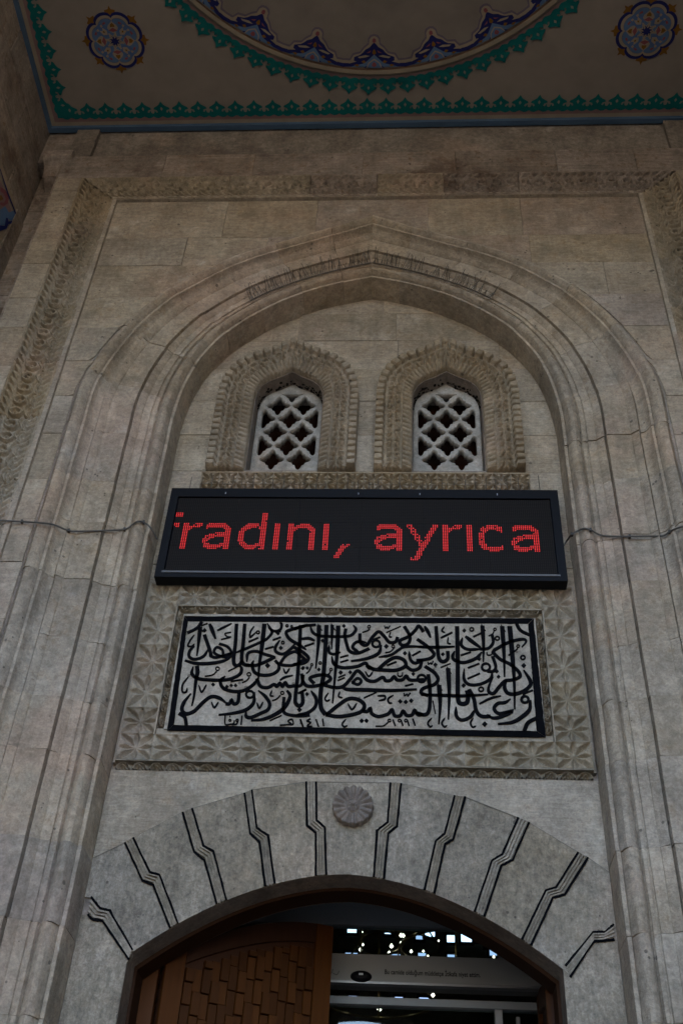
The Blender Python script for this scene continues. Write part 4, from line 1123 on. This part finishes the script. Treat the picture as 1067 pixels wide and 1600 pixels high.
for x0, x1, z0, z1 in ((-1.0, mo_x0-.002, zC_, zB), (mo_x1+.002, 1.0, zC_, zB), (-1.0, 1.0, .03, zE-.036)):
    m = MB(); m.prism([(x0, z0), (x1, z0), (x1, z1), (x0, z1)], YG+.008, YG+.012); m.build('pane', gm, gp)
# sensor
c = at(564, 1525, YG-.1); m = MB(); n = 24
prs = [(1.0, .02), (1.0, -.006), (.85, -.018), (.4, -.024)]
vs = [(c.x+.050*k*math.cos(2*math.pi*i/n), YG-.09+y, c.z+.026*k*math.sin(2*math.pi*i/n)) for k, y in prs for i in range(n)]
fs = [(j*n+i, j*n+(i+1) % n, (j+1)*n+(i+1) % n, (j+1)*n+i) for j in range(3) for i in range(n)]+[tuple(3*n+i for i in range(n))]
m.add(vs, fs); sn = m.build('door_sensor', HOUS, gp, True)
m = MB(); m.box((c.x-.010, YG-.118, c.z-.0), (c.x+.010, YG-.112, c.z+.008)); m.build('sensor_window', SILV, sn)
# printed line
tc = bpy.data.curves.new('printed_text', 'FONT'); tc.body = 'Bu camide olduğum müddetçe İtikafa niyet ettim.'; tc.extrude = .0006; tc.offset = .012
to = bpy.data.objects.new('tmp', tc); C.objects.link(to); me = bpy.data.meshes.new_from_object(to); bpy.data.objects.remove(to)
vx = [v.co.x for v in me.vertices]; w0, w1 = min(vx), max(vx); a0, a1 = at(601, 1519, YG-.092), at(750, 1523, YG-.092)
sc = (a1.x-a0.x)/(w1-w0)
for v in me.vertices: v.co = Vector((a0.x+(v.co.x-w0)*sc, YG-.0915-v.co.z, a0.z-.008+v.co.y*sc*1.35))
me.materials.clear(); me.materials.append(BLK); o = bpy.data.objects.new('printed_text', me); C.objects.link(o); put(o, gp)
m = MB()
for w, p in ((3, [(508, 1517), (512, 1522), (518, 1520), (520, 1514)]), (2.5, [(520, 1520), (526, 1523), (530, 1517)]), (1.5, [(507, 1526), (516, 1528)])):
    ribbon(m, smoothline([xz(q, YG-.092) for q in p], 4), w*.0012, YG-.0905, .0008)
m.build('printed_script', plain('faded_print', (.06, .065, .065), .6), gp)

# ------------------------------------------------------------------ prayer hall seen through the glass
m = MB(); HZ = 11.5
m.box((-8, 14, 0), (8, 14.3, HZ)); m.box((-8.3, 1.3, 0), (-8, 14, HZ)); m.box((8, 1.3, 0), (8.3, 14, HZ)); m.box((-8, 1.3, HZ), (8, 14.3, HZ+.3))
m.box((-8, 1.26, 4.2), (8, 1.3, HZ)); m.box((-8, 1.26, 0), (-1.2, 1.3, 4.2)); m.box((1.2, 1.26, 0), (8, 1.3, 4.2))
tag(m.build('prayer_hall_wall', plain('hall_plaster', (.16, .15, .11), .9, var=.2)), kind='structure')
WL = plain('daylit_window_glass', (.1, .1, .1), .5, emit=(.50, .72, 1.0), es=.24)
WL2 = plain('dim_window_glass', (.1, .1, .1), .5, emit=(.35, .52, .85), es=.10)
LAMPM = plain('lit_bulb', (.8, .8, .7), .5, emit=(1.0, .98, .80), es=.4)
YH = 13.98
spots = [(550, 1453, 12, 9), (608, 1455, 12, 9), (671, 1457, 13, 12), (704, 1468, 10, 9), (728, 1463, 13, 16), (746, 1463, 9, 13), (765, 1470, 12, 17), (655, 1466, 9, 5), (770, 1487, 9, 12), (549, 1493, 16, 5), (618, 1495, 12, 5), (659, 1495, 10, 8), (706, 1497, 12, 7), (504, 1490, 5, 10), (551, 1559, 11, 3), (623, 1560, 10, 2), (662, 1561, 12, 2)]
for i, (x, y, w, h) in enumerate(spots):
    w *= 1.2; h *= 1.25; a = at(x-w/2, y+h/2, YH); b = at(x+w/2, y-h/2, YH)
    if b.z < 1: continue
    r_ = empty('hall_window', (a.x, YH, a.z), 'small bluish daylit window deep in the hall, seen through the glass', 'window', 'windows of the hall behind the glass')
    m = MB(); m.prism([(a.x, a.z), (b.x, a.z), (b.x, b.z), (a.x, b.z)], YH-.02, YH+.01); m.build('pane', WL if i < 7 else WL2, r_)
    m = MB()
    for q in ((a.x-.04, a.x), (b.x, b.x+.04)): m.box((q[0], YH-.05, a.z-.04), (q[1], YH+.01, b.z+.04))
    m.box((a.x, YH-.05, a.z-.04), (b.x, YH+.01, a.z)); m.box((a.x, YH-.05, b.z), (b.x, YH+.01, b.z+.04))
    m.build('window_frame', WOODD, r_)
def chandelier(px_, py_, Y, R_, n, drop, lab, lo=0, hi=1):
    c = at(px_, py_, Y); root = empty('chandelier', c, lab, 'chandelier', 'ring chandeliers in the prayer hall')
    m = MB(); m.tube([(c.x+R_*math.cos(k*math.pi/16), c.y+R_*math.sin(k*math.pi/16), c.z) for k in range(33)], .016, 6, cap=False)
    for k in range(4): m.tube([(c.x+R_*math.cos(k*math.pi/2), c.y+R_*math.sin(k*math.pi/2), c.z), (c.x, c.y, c.z+1.0)], .012, 4)
    m.tube([(c.x, c.y, c.z+1.0), (c.x, c.y, HZ)], .012, 4); m.build('ring', BRASS, root)
    m = MB()
    for k in range(n):
        a = 2*math.pi*k/n+random.uniform(-.03, .03); x, y, z = c.x+R_*math.cos(a), c.y+R_*math.sin(a), c.z+.09
        r2 = .022*random.uniform(.6, 1.25)
        m.add([(x+r2, y, z), (x, y+r2, z), (x-r2, y, z), (x, y-r2, z), (x, y, z+r2*1.5), (x, y, z-r2)], [(0, 1, 4), (1, 2, 4), (2, 3, 4), (3, 0, 4), (1, 0, 5), (2, 1, 5), (3, 2, 5), (0, 3, 5)])
    o = m.build('bulbs', LAMPM, root); o['kind'] = 'stuff'
chandelier(715, 1484, 7.5, .62, 15, 1, 'largest ring of lit bulbs hanging in the hall, right side of the glass band')
chandelier(562, 1472, 9.5, .55, 8, 1, 'lit ring chandelier left in the glass band beside the wooden door')
chandelier(622, 1478, 12.0, .60, 7, 1, 'small far ring chandelier in the middle of the glass band')
chandelier(590, 1565, 8.0, .6, 12, 1, 'lower ring chandelier seen under the printed header')

# ------------------------------------------------------------------ side walls, ceiling, front opening of the porch bay
YE = -4.75
for s in (-1, 1):
    root = bpy.data.objects.new('side_wall', None); C.objects.link(root); root['kind'] = 'structure'; root.location = (s*WX, -2.5, 0)
    m = MB(); a, b = sorted((s*(WX+.012), s*(WX+.4))); m.box((a, YE, 0), (b, -.15, 8.9)); m.build('wall_mass', MORT, root)
    # upper stone band in blocks
    for z0, z1 in ((7.66, 8.0), (8.0, 8.33), (8.33, 8.66)):
        ys = split(YE, -.2, .5, .9)
        for p, q in zip(ys[:-1], ys[1:]):
            mm = MB(); mm.prism([(p+.003, z0+.003), (q-.003, z0+.003), (q-.003, z1-.003), (p+.003, z1-.003)], 0, .03, .003)
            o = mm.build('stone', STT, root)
            d = random.uniform(-.002, .002)
            for v in o.data.vertices:
                x, y, z = v.co; v.co = (s*(WX+y+d), x, z)
            if s > 0: pass
            else: o.data.flip_normals()
    # corner stone strip
    for k in range(20):
        mm = MB(); a, b = sorted((s*(WX-.012), s*(WX+.02))); mm.box((a, -.33, k*.383+.002), (b, -.199, (k+1)*.383-.002)); mm.build('corner_stone', STT, root)
    # painted plaster panel
    m = MB(); a, b = sorted((s*(WX-.002), s*(WX+.02))); m.box((a, YE, 0), (b, -.335, 7.652)); m.build('plaster_panel', paint('buff_plaster', (.40, .32, .23)), root)
    if s < 0:
        X0 = -WX+.004
        def wp(p, X=X0): q = at_x(p[0], p[1], X); return (q.y, q.z)
        def wsheet(nm, pts, mat, h):
            P = [wp(p) for p in pts]; n = len(P); x = X0+h
            return mesh(nm, [(x, y, z) for y, z in P], [tuple(range(n))], mat, root)
        wsheet('painted_ground', [(-60, 150), (0, 266), (12, 300), (24, 334), (24, 345), (14, 345), (9, 357), (0, 360), (-60, 380)], CREAM2, .0)
        wsheet('painted_ground', [(-60, 170), (0, 277), (10, 305), (20, 335), (12, 341), (0, 350), (-60, 350)], PINK, .0015)
        wsheet('painted_lobe', [(0, 328), (8, 322), (14, 332), (24, 328), (25, 342), (17, 345), (11, 340), (8, 352), (0, 352)], SKYB, .003)
        wsheet('painted_lobe', [(-20, 352), (0, 352), (7, 353), (9, 340), (12, 341), (13, 346), (23, 344), (22, 349), (13, 350), (10, 357), (0, 361), (-20, 363)], NAVY, .0045)
        wsheet('painted_line', [(-60, 150), (0, 264), (12, 300), (25, 334), (23.5, 335), (10, 301), (0, 268), (-60, 156)], NAVY, .006)
        wsheet('painted_scroll', [(0, 292), (8, 297), (14, 308), (12, 318), (5, 322), (0, 320), (0, 316), (6, 317), (9, 311), (5, 302), (0, 299)], ROSE, .0045)
        wsheet('painted_scroll', [(-10, 304), (2, 305), (5, 311), (0, 314), (-10, 312)], OCHR, .0045)

# ceiling
ceil = bpy.data.objects.new('ceiling', None); C.objects.link(ceil); ceil['kind'] = 'structure'; ceil.location = (0, -2.4, ZC)
CCX, CCY, CR = .013, -2.40, 1.65
def csheet(nm, polys, mat, h, parent=ceil):
    """flat painted shapes on the ceiling, h below its face"""
    vs = []; fs = []
    for p in polys:
        n = len(vs); vs += [(x, y, ZC-h) for x, y in p]; f = tuple(range(n, n+len(p)))
        fs.append(f if area([tuple(q) for q in p]) < 0 else f[::-1])
    return mesh(nm, vs, fs, mat, parent)
def ring(nm, r0, r1, mat, h, n=144, cx=None, cy=None, z1=None, parent=ceil):
    cx = CCX if cx is None else cx; cy = CCY if cy is None else cy
    vs = [(cx+r*math.cos(2*math.pi*k/n), cy+r*math.sin(2*math.pi*k/n), ZC-(h if r == r0 or z1 is None else z1)) for r in (r0, r1) for k in range(n)]
    return mesh(nm, vs, [(k, (k+1) % n, n+(k+1) % n, n+k)[::-1] for k in range(n)], mat, parent)
m = MB(); m.box((-WX-.4, YE-.4, ZC), (WX+.4, .1, ZC+.35)); m.build('plaster_ceiling', CREAM, ceil)
# cove strip at the wall: blue, cream, pink
X1, Y0_, Y1_ = WX+.012, -.335, YE+.1
def border(nm, o0, o1, mat, h):
    a = (-X1+o0, Y1_+o0, X1-o0, Y0_-o0); b = (-X1+o1, Y1_+o1, X1-o1, Y0_-o1)
    P = [(a[0], a[1]), (a[2], a[1]), (a[2], a[3]), (a[0], a[3])]; Q = [(b[0], b[1]), (b[2], b[1]), (b[2], b[3]), (b[0], b[3])]
    return csheet(nm, [[P[i], P[(i+1) % 4], Q[(i+1) % 4], Q[i]] for i in range(4)], mat, h)
m = MB()
for (a, b) in (((-X1, Y0_-.038, ZC-.035), (X1, Y0_, ZC+.01)), ((-X1, Y1_, ZC-.035), (X1, Y1_+.038, ZC+.01)), ((-X1, Y1_+.038, ZC-.035), (-X1+.038, Y0_-.038, ZC+.01)), ((X1-.038, Y1_+.038, ZC-.035), (X1, Y0_-.038, ZC+.01))): m.box(a, b)
m.build('blue_cove', BLUE, ceil)
border('cream_line', .038, .066, CREAM2, .004); border('pink_band', .066, .105, PINK, .003)
# teal lace crest unit: width 1 (period), height 1
def crest(w, h):
    o = [(-.5, 0), (-.5, .20), (-.43, .24), (-.38, .42), (-.30, .26), (-.22, .30), (-.27, .44), (-.44, .50), (-.40, .62), (-.24, .72), (-.12, .82), (0, 1.05),
         (.12, .82), (.24, .72), (.40, .62), (.44, .50), (.27, .44), (.22, .30), (.30, .26), (.38, .42), (.43, .24), (.5, .20), (.5, 0), (.36, -.10), (.22, -.12), (.08, -.04), (0, 0), (-.08, -.04), (-.22, -.12), (-.36, -.10)]
    return [(x*w, y*h) for x, y in o]
def diamond(w, h): return [(0, .40*h), (.07*w, .54*h), (0, .68*h), (-.07*w, .54*h)]
per = .1315; hh = .108
P = []; D = []
nx = int(round((2*X1-.30)/per)); per_x = (2*X1-.26)/nx
for k in range(nx):
    cx = -X1+.13+per_x*(k+.5)
    for yb, sg in ((Y0_-.098, -1), (Y1_+.098, 1)):
        P.append([(cx+x, yb+sg*y) for x, y in crest(per_x, hh)]); D.append([(cx+x, yb+sg*y) for x, y in diamond(per_x, hh)])
csheet('teal_crest_border', P, TEAL, .005); P = []
ny = int(round((Y0_-Y1_-.30)/per)); per_y = (Y0_-Y1_-.26)/ny
for k in range(ny):
    cyy = Y1_+.13+per_y*(k+.5)
    for xb, sg in ((-X1+.098, 1), (X1-.098, -1)):
        P.append([(xb+sg*y, cyy+x) for x, y in crest(per_y, hh)]); D.append([(xb+sg*y, cyy+x) for x, y in diamond(per_y, hh)])
csheet('teal_crest_border', P, TEAL, .0057); P = []
for sx in (-1, 1):   # corner leaves
    for yb, sg in ((Y0_-.098, -1), (Y1_+.098, 1)):
        bx = sx*(X1-.098)
        P.append([(bx, yb+sg*.0), (bx-sx*.05, yb), (bx-sx*.09, yb+sg*.03), (bx-sx*.075, yb+sg*.06), (bx-sx*.10, yb+sg*.10), (bx-sx*.05, yb+sg*.085), (bx-sx*.03, yb+sg*.09), (bx, yb+sg*.05)])
csheet('teal_corner_leaf', P, TEAL, .0062); csheet('crest_eye', D, CREAM, .0072)
# circle
ring('dome_floor', .02, CR, paint('dim_cream_paint', (.26, .235, .21), .1), .004)
ring('cream_ring', CR, CR+.028, CREAM2, .022, z1=.022); ring('cream_ring_edge', CR-.004, CR, paint('brown_line_paint', (.10, .06, .04)), .004, z1=.022)
ring('cream_ring', CR+.028, CR+.052, CREAM, .022, z1=.006); ring('pink_ring', CR+.052, CR+.086, PINK, .006)
P = []; D = []; nC = 84; pc = 2*math.pi*(CR+.12)/nC
for k in range(nC):
    a = -math.pi/2+2*math.pi*(k+.5)/nC; rb = CR+.074
    def tf(p, a=a, rb=rb): return (CCX+(rb+p[1])*math.cos(a)-p[0]*math.sin(a), CCY+(rb+p[1])*math.sin(a)+p[0]*math.cos(a))
    P.append([tf(p) for p in crest(pc, .107)]); D.append([tf(p) for p in diamond(pc, .107)])
csheet('teal_crest_ring', P, TEAL, .0085); csheet('crest_ring_eye', D, CREAM, .010)
# palmettes inside the circle
def pal(a, pts, off=0):
    out = []
    for x, y in pts:
        r = CR-.006-y; aa = a+x/1.6
        out.append((CCX+r*math.cos(aa), CCY+r*math.sin(aa)))
    return out
def mir(h): return h+[(-x, y) for x, y in h[::-1]]
NP = 24; hw = math.pi*1.6/NP
layers = {
 'outline_shade': (MAUV, .005, mir([(-hw, .0), (-hw, .058), (-hw*.80, .062), (-hw*.72, .10), (-.10, .115), (-.075, .15), (-.045, .175), (-.045, .205), (-.03, .228), (0, .236)])),
 'outline_pale': (CREAM2, .0065, mir([(-hw, .0), (-hw, .046), (-hw*.78, .048), (-hw*.68, .088), (-.095, .103), (-.07, .138), (-.038, .165), (-.034, .20), (-.02, .216), (0, .222)])),
 'navy_palmette': (NAVY, .008, mir([(-hw, .0), (-hw, .026), (-hw*.80, .030), (-hw*.66, .050), (-hw*.66, .075), (-.098, .092), (-.08, .108), (-.062, .130), (-.03, .148), (-.012, .170), (0, .178)])),
 'blue_leaf': (SKYB, .0095, mir([(-hw*.78, .004), (-hw*.55, .022), (-.075, .034), (-.05, .050), (-.028, .072), (0, .098)])),
 'navy_vein': (NAVY, .0105, mir([(-.07, .006), (-.045, .022), (-.03, .03), (0, .03)])),
 'pale_arch': (CREAM2, .0107, mir([(-.052, .006), (-.040, .040), (-.022, .055), (0, .070)])),
 'blue_heart': (SKYB, .012, mir([(-.046, .006), (-.034, .036), (-.018, .048), (0, .060)])),
 'rose_heart': (ROSE, .0135, mir([(-.016, .022), (-.012, .038), (0, .048)])[::1]+[(0, .012)]),
 'ochre_bud': (OCHR, .0135, mir([(-.014, .108), (-.010, .124), (0, .138)])+[(0, .098)]),
 'tip': (ROSE, .0135, mir([(-.014, .186), (-.012, .204), (0, .212)])+[(0, .178)]),
}
for nm, (mt, h, pts) in layers.items():
    csheet(nm, [pal(-math.pi/2+2*math.pi*k/NP+math.pi*2/NP*1.03*0+.015, pts) for k in range(NP)], mt, h)
# small side flourishes
P = []; Q = []; O = []
for k in range(NP):
    a = -math.pi/2+2*math.pi*k/NP+.015
    for s in (-1, 1):
        P.append(pal(a, [(s*.03, .088), (s*.06, .078), (s*.10, .070), (s*.115, .078), (s*.09, .086), (s*.06, .094)]))
        Q.append(pal(a, [(s*.055, .108), (s*.035, .120), (s*.020, .128), (s*.03, .112)]))
        P.append(pal(a, [(s*.12, .046), (s*.15, .036), (s*.17, .028), (s*.165, .040), (s*.14, .052)]))
        O.append(pal(a, [(s*.088, .048), (s*.070, .036), (s*.056, .046), (s*.070, .060)]))
        O.append(pal(a, [(s*.135, .022), (s*.115, .012), (s*.10, .022), (s*.115, .030)]))
csheet('pale_flourish', P, CREAM2, .011); csheet('rose_flourish', Q, ROSE, .0125); csheet('ochre_spot', O, OCHR, .0125)
csheet('inner_pendant', [[(CCX+.0+x, CCY-1.33+y+.10) for x, y in ((0, .0), (.02, .03), (.05, .05), (.05, .3), (-.05, .3), (-.05, .05), (-.02, .03))]], NAVY, .006)

# medallions
def medallion(px_, py_, R_=.200):
    c = at_z(px_, py_, ZC); root = bpy.data.objects.new('painted_medallion', None); C.objects.link(root); put(root, ceil)
    root.matrix_parent_inverse = Matrix.Identity(4); root.location = (c.x, c.y+2.4, 0)
    cx, cy = c.x, c.y
    def sh(nm, polys, mat, h):
        vs = []; fs = []
        for p in polys:
            n = len(vs); vs += [(x, y, -h) for x, y in p]; f = tuple(range(n, n+len(p))); fs.append(f if area(p) < 0 else f[::-1])
        o = mesh(nm, vs, fs, mat); o.parent = root; return o
    def lob(R, amp=.075, n=96, ph=0): return [(R*(1-amp+amp*2*abs(math.sin(4*(2*math.pi*k/n+ph)))**.55-amp)*math.cos(2*math.pi*k/n), R*(1-amp+amp*2*abs(math.sin(4*(2*math.pi*k/n+ph)))**.55-amp)*math.sin(2*math.pi*k/n)) for k in range(n)]
    def rot(p, a): return [(x*math.cos(a)-y*math.sin(a), x*math.sin(a)+y*math.cos(a)) for x, y in p]
    sh('ochre_tip', [rot([(R_*.86, -.034), (R_*1.02, -.036), (R_*1.05, -.010), (R_*1.17, 0), (R_*1.05, .010), (R_*1.02, .036), (R_*.86, .034)], k*math.pi/4) for k in range(8)], OCHR, .003)
    sh('navy_rim', [lob(R_*1.0)], NAVY, .0045); sh('cream_rim', [lob(R_*.895)], CREAM2, .006); sh('navy_hairline', [lob(R_*.80)], MAUV, .007); sh('blue_field', [lob(R_*.785)], SKYB, .0085)
    sh('navy_loops', [rot([(R_*.50+R_*.24*math.cos(t), R_*.20*math.sin(t)) for t in np.linspace(0, 2*math.pi, 22)[:-1]], k*math.pi/2+math.pi/4) for k in range(4)], paint('mid_blue_paint', (.09, .17, .36)), .0095)
    big = [(.26, 0), (.33, -.10), (.42, -.17), (.52, -.13), (.62, -.03), (.66, 0), (.62, .03), (.52, .13), (.42, .17), (.33, .10)]
    sh('cream_bud', [rot([(x*R_*1.03, y*R_*1.1) for x, y in big], k*math.pi/2) for k in range(4)], CREAM2, .0105)
    sh('rose_bud', [rot([(x*R_, y*R_) for x, y in ((.36, -.16), (.44, -.03), (.46, 0), (.44, .03), (.36, .16), (.33, .06), (.31, 0), (.33, -.06))], k*math.pi/2) for k in range(4)], ROSE, .012)
    sh('ochre_bud', [rot([(x*R_, y*R_) for x, y in ((.47, -.08), (.55, -.07), (.62, 0), (.55, .07), (.47, .08), (.48, 0))], k*math.pi/2) for k in range(4)], OCHR, .012)
    sh('cream_kite', [rot([(x*R_, y*R_) for x, y in ((.30, 0), (.40, -.10), (.58, -.08), (.50, 0), (.58, .08), (.40, .10))], k*math.pi/2+math.pi/4) for k in range(4)], CREAM2, .0115)
    sh('ochre_kite', [rot([(x*R_, y*R_) for x, y in ((.40, 0), (.45, -.035), (.50, 0), (.45, .035))], k*math.pi/2+math.pi/4) for k in range(4)], OCHR, .013)
    sh('rose_petal', [rot([(x*R_, s*y*R_) for x, y in ((.60, .20), (.66, .24), (.60, .33), (.55, .30))][::s], k*math.pi/2) for k in range(4) for s in (-1, 1)], ROSE, .012)
    sh('cream_petal', [rot([(x*R_, s*y*R_) for x, y in ((.50, .32), (.57, .36), (.52, .42), (.46, .38))][::s], k*math.pi/2) for k in range(4) for s in (-1, 1)], CREAM2, .012)
    st = []; n = 16
    for k in range(n): st.append(((R_*(.34 if k % 2 == 0 else .18))*math.cos(2*math.pi*k/n+.2), (R_*(.34 if k % 2 == 0 else .18))*math.sin(2*math.pi*k/n+.2)))
    sh('cream_star', [st], CREAM2, .0125); sh('navy_star', [[(x*.78, y*.78) for x, y in st]], NAVY, .014)
    sh('star_line', [rot([(R_*.10, -.004), (R_*.30, .012), (R_*.30, .020), (R_*.09, .006)], k*math.pi/4) for k in range(8)], CREAM2, .0155)
    sh('navy_centre', [[(.14*R_*math.cos(k*math.pi/8)*(1 if k % 2 else .75), .14*R_*math.sin(k*math.pi/8)*(1 if k % 2 else .75)) for k in range(16)]], NAVY, .017)
medallion(181, 63); medallion(1009, 47)

# unseen porch front, its arch height set for light; building mass added for shade
fa = [(-2.33, 0), (-2.33, 6.6)]+[(-2.33*math.cos(k*math.pi/20), 6.6+1.7*math.sin(k*math.pi/20)) for k in range(1, 20)]+[(2.33, 6.6), (2.33, 0)]
o = fill('unseen_porch_front', [[(-6, 0)]+fa+[(6, 0), (6, 10), (-6, 10)]], YE-.45, YE, ST); tag(o, 'unseen stone front wall of the porch, its open arch shaped for the light', 'wall')
m = MB(); m.box((-14, .5, HZ+.4), (14, 16, 13.5)); m.box((-14, .31, 0), (-8.4, 14.4, HZ+.4)); m.box((8.4, .31, 0), (14, 14.4, HZ+.4)); m.box((-8.4, 14.31, 0), (8.4, 15, HZ+.4)); 
tag(m.build('mosque_shade_mass', ST), 'unseen plain stone building mass added behind the portal wall to cast shade', 'building')
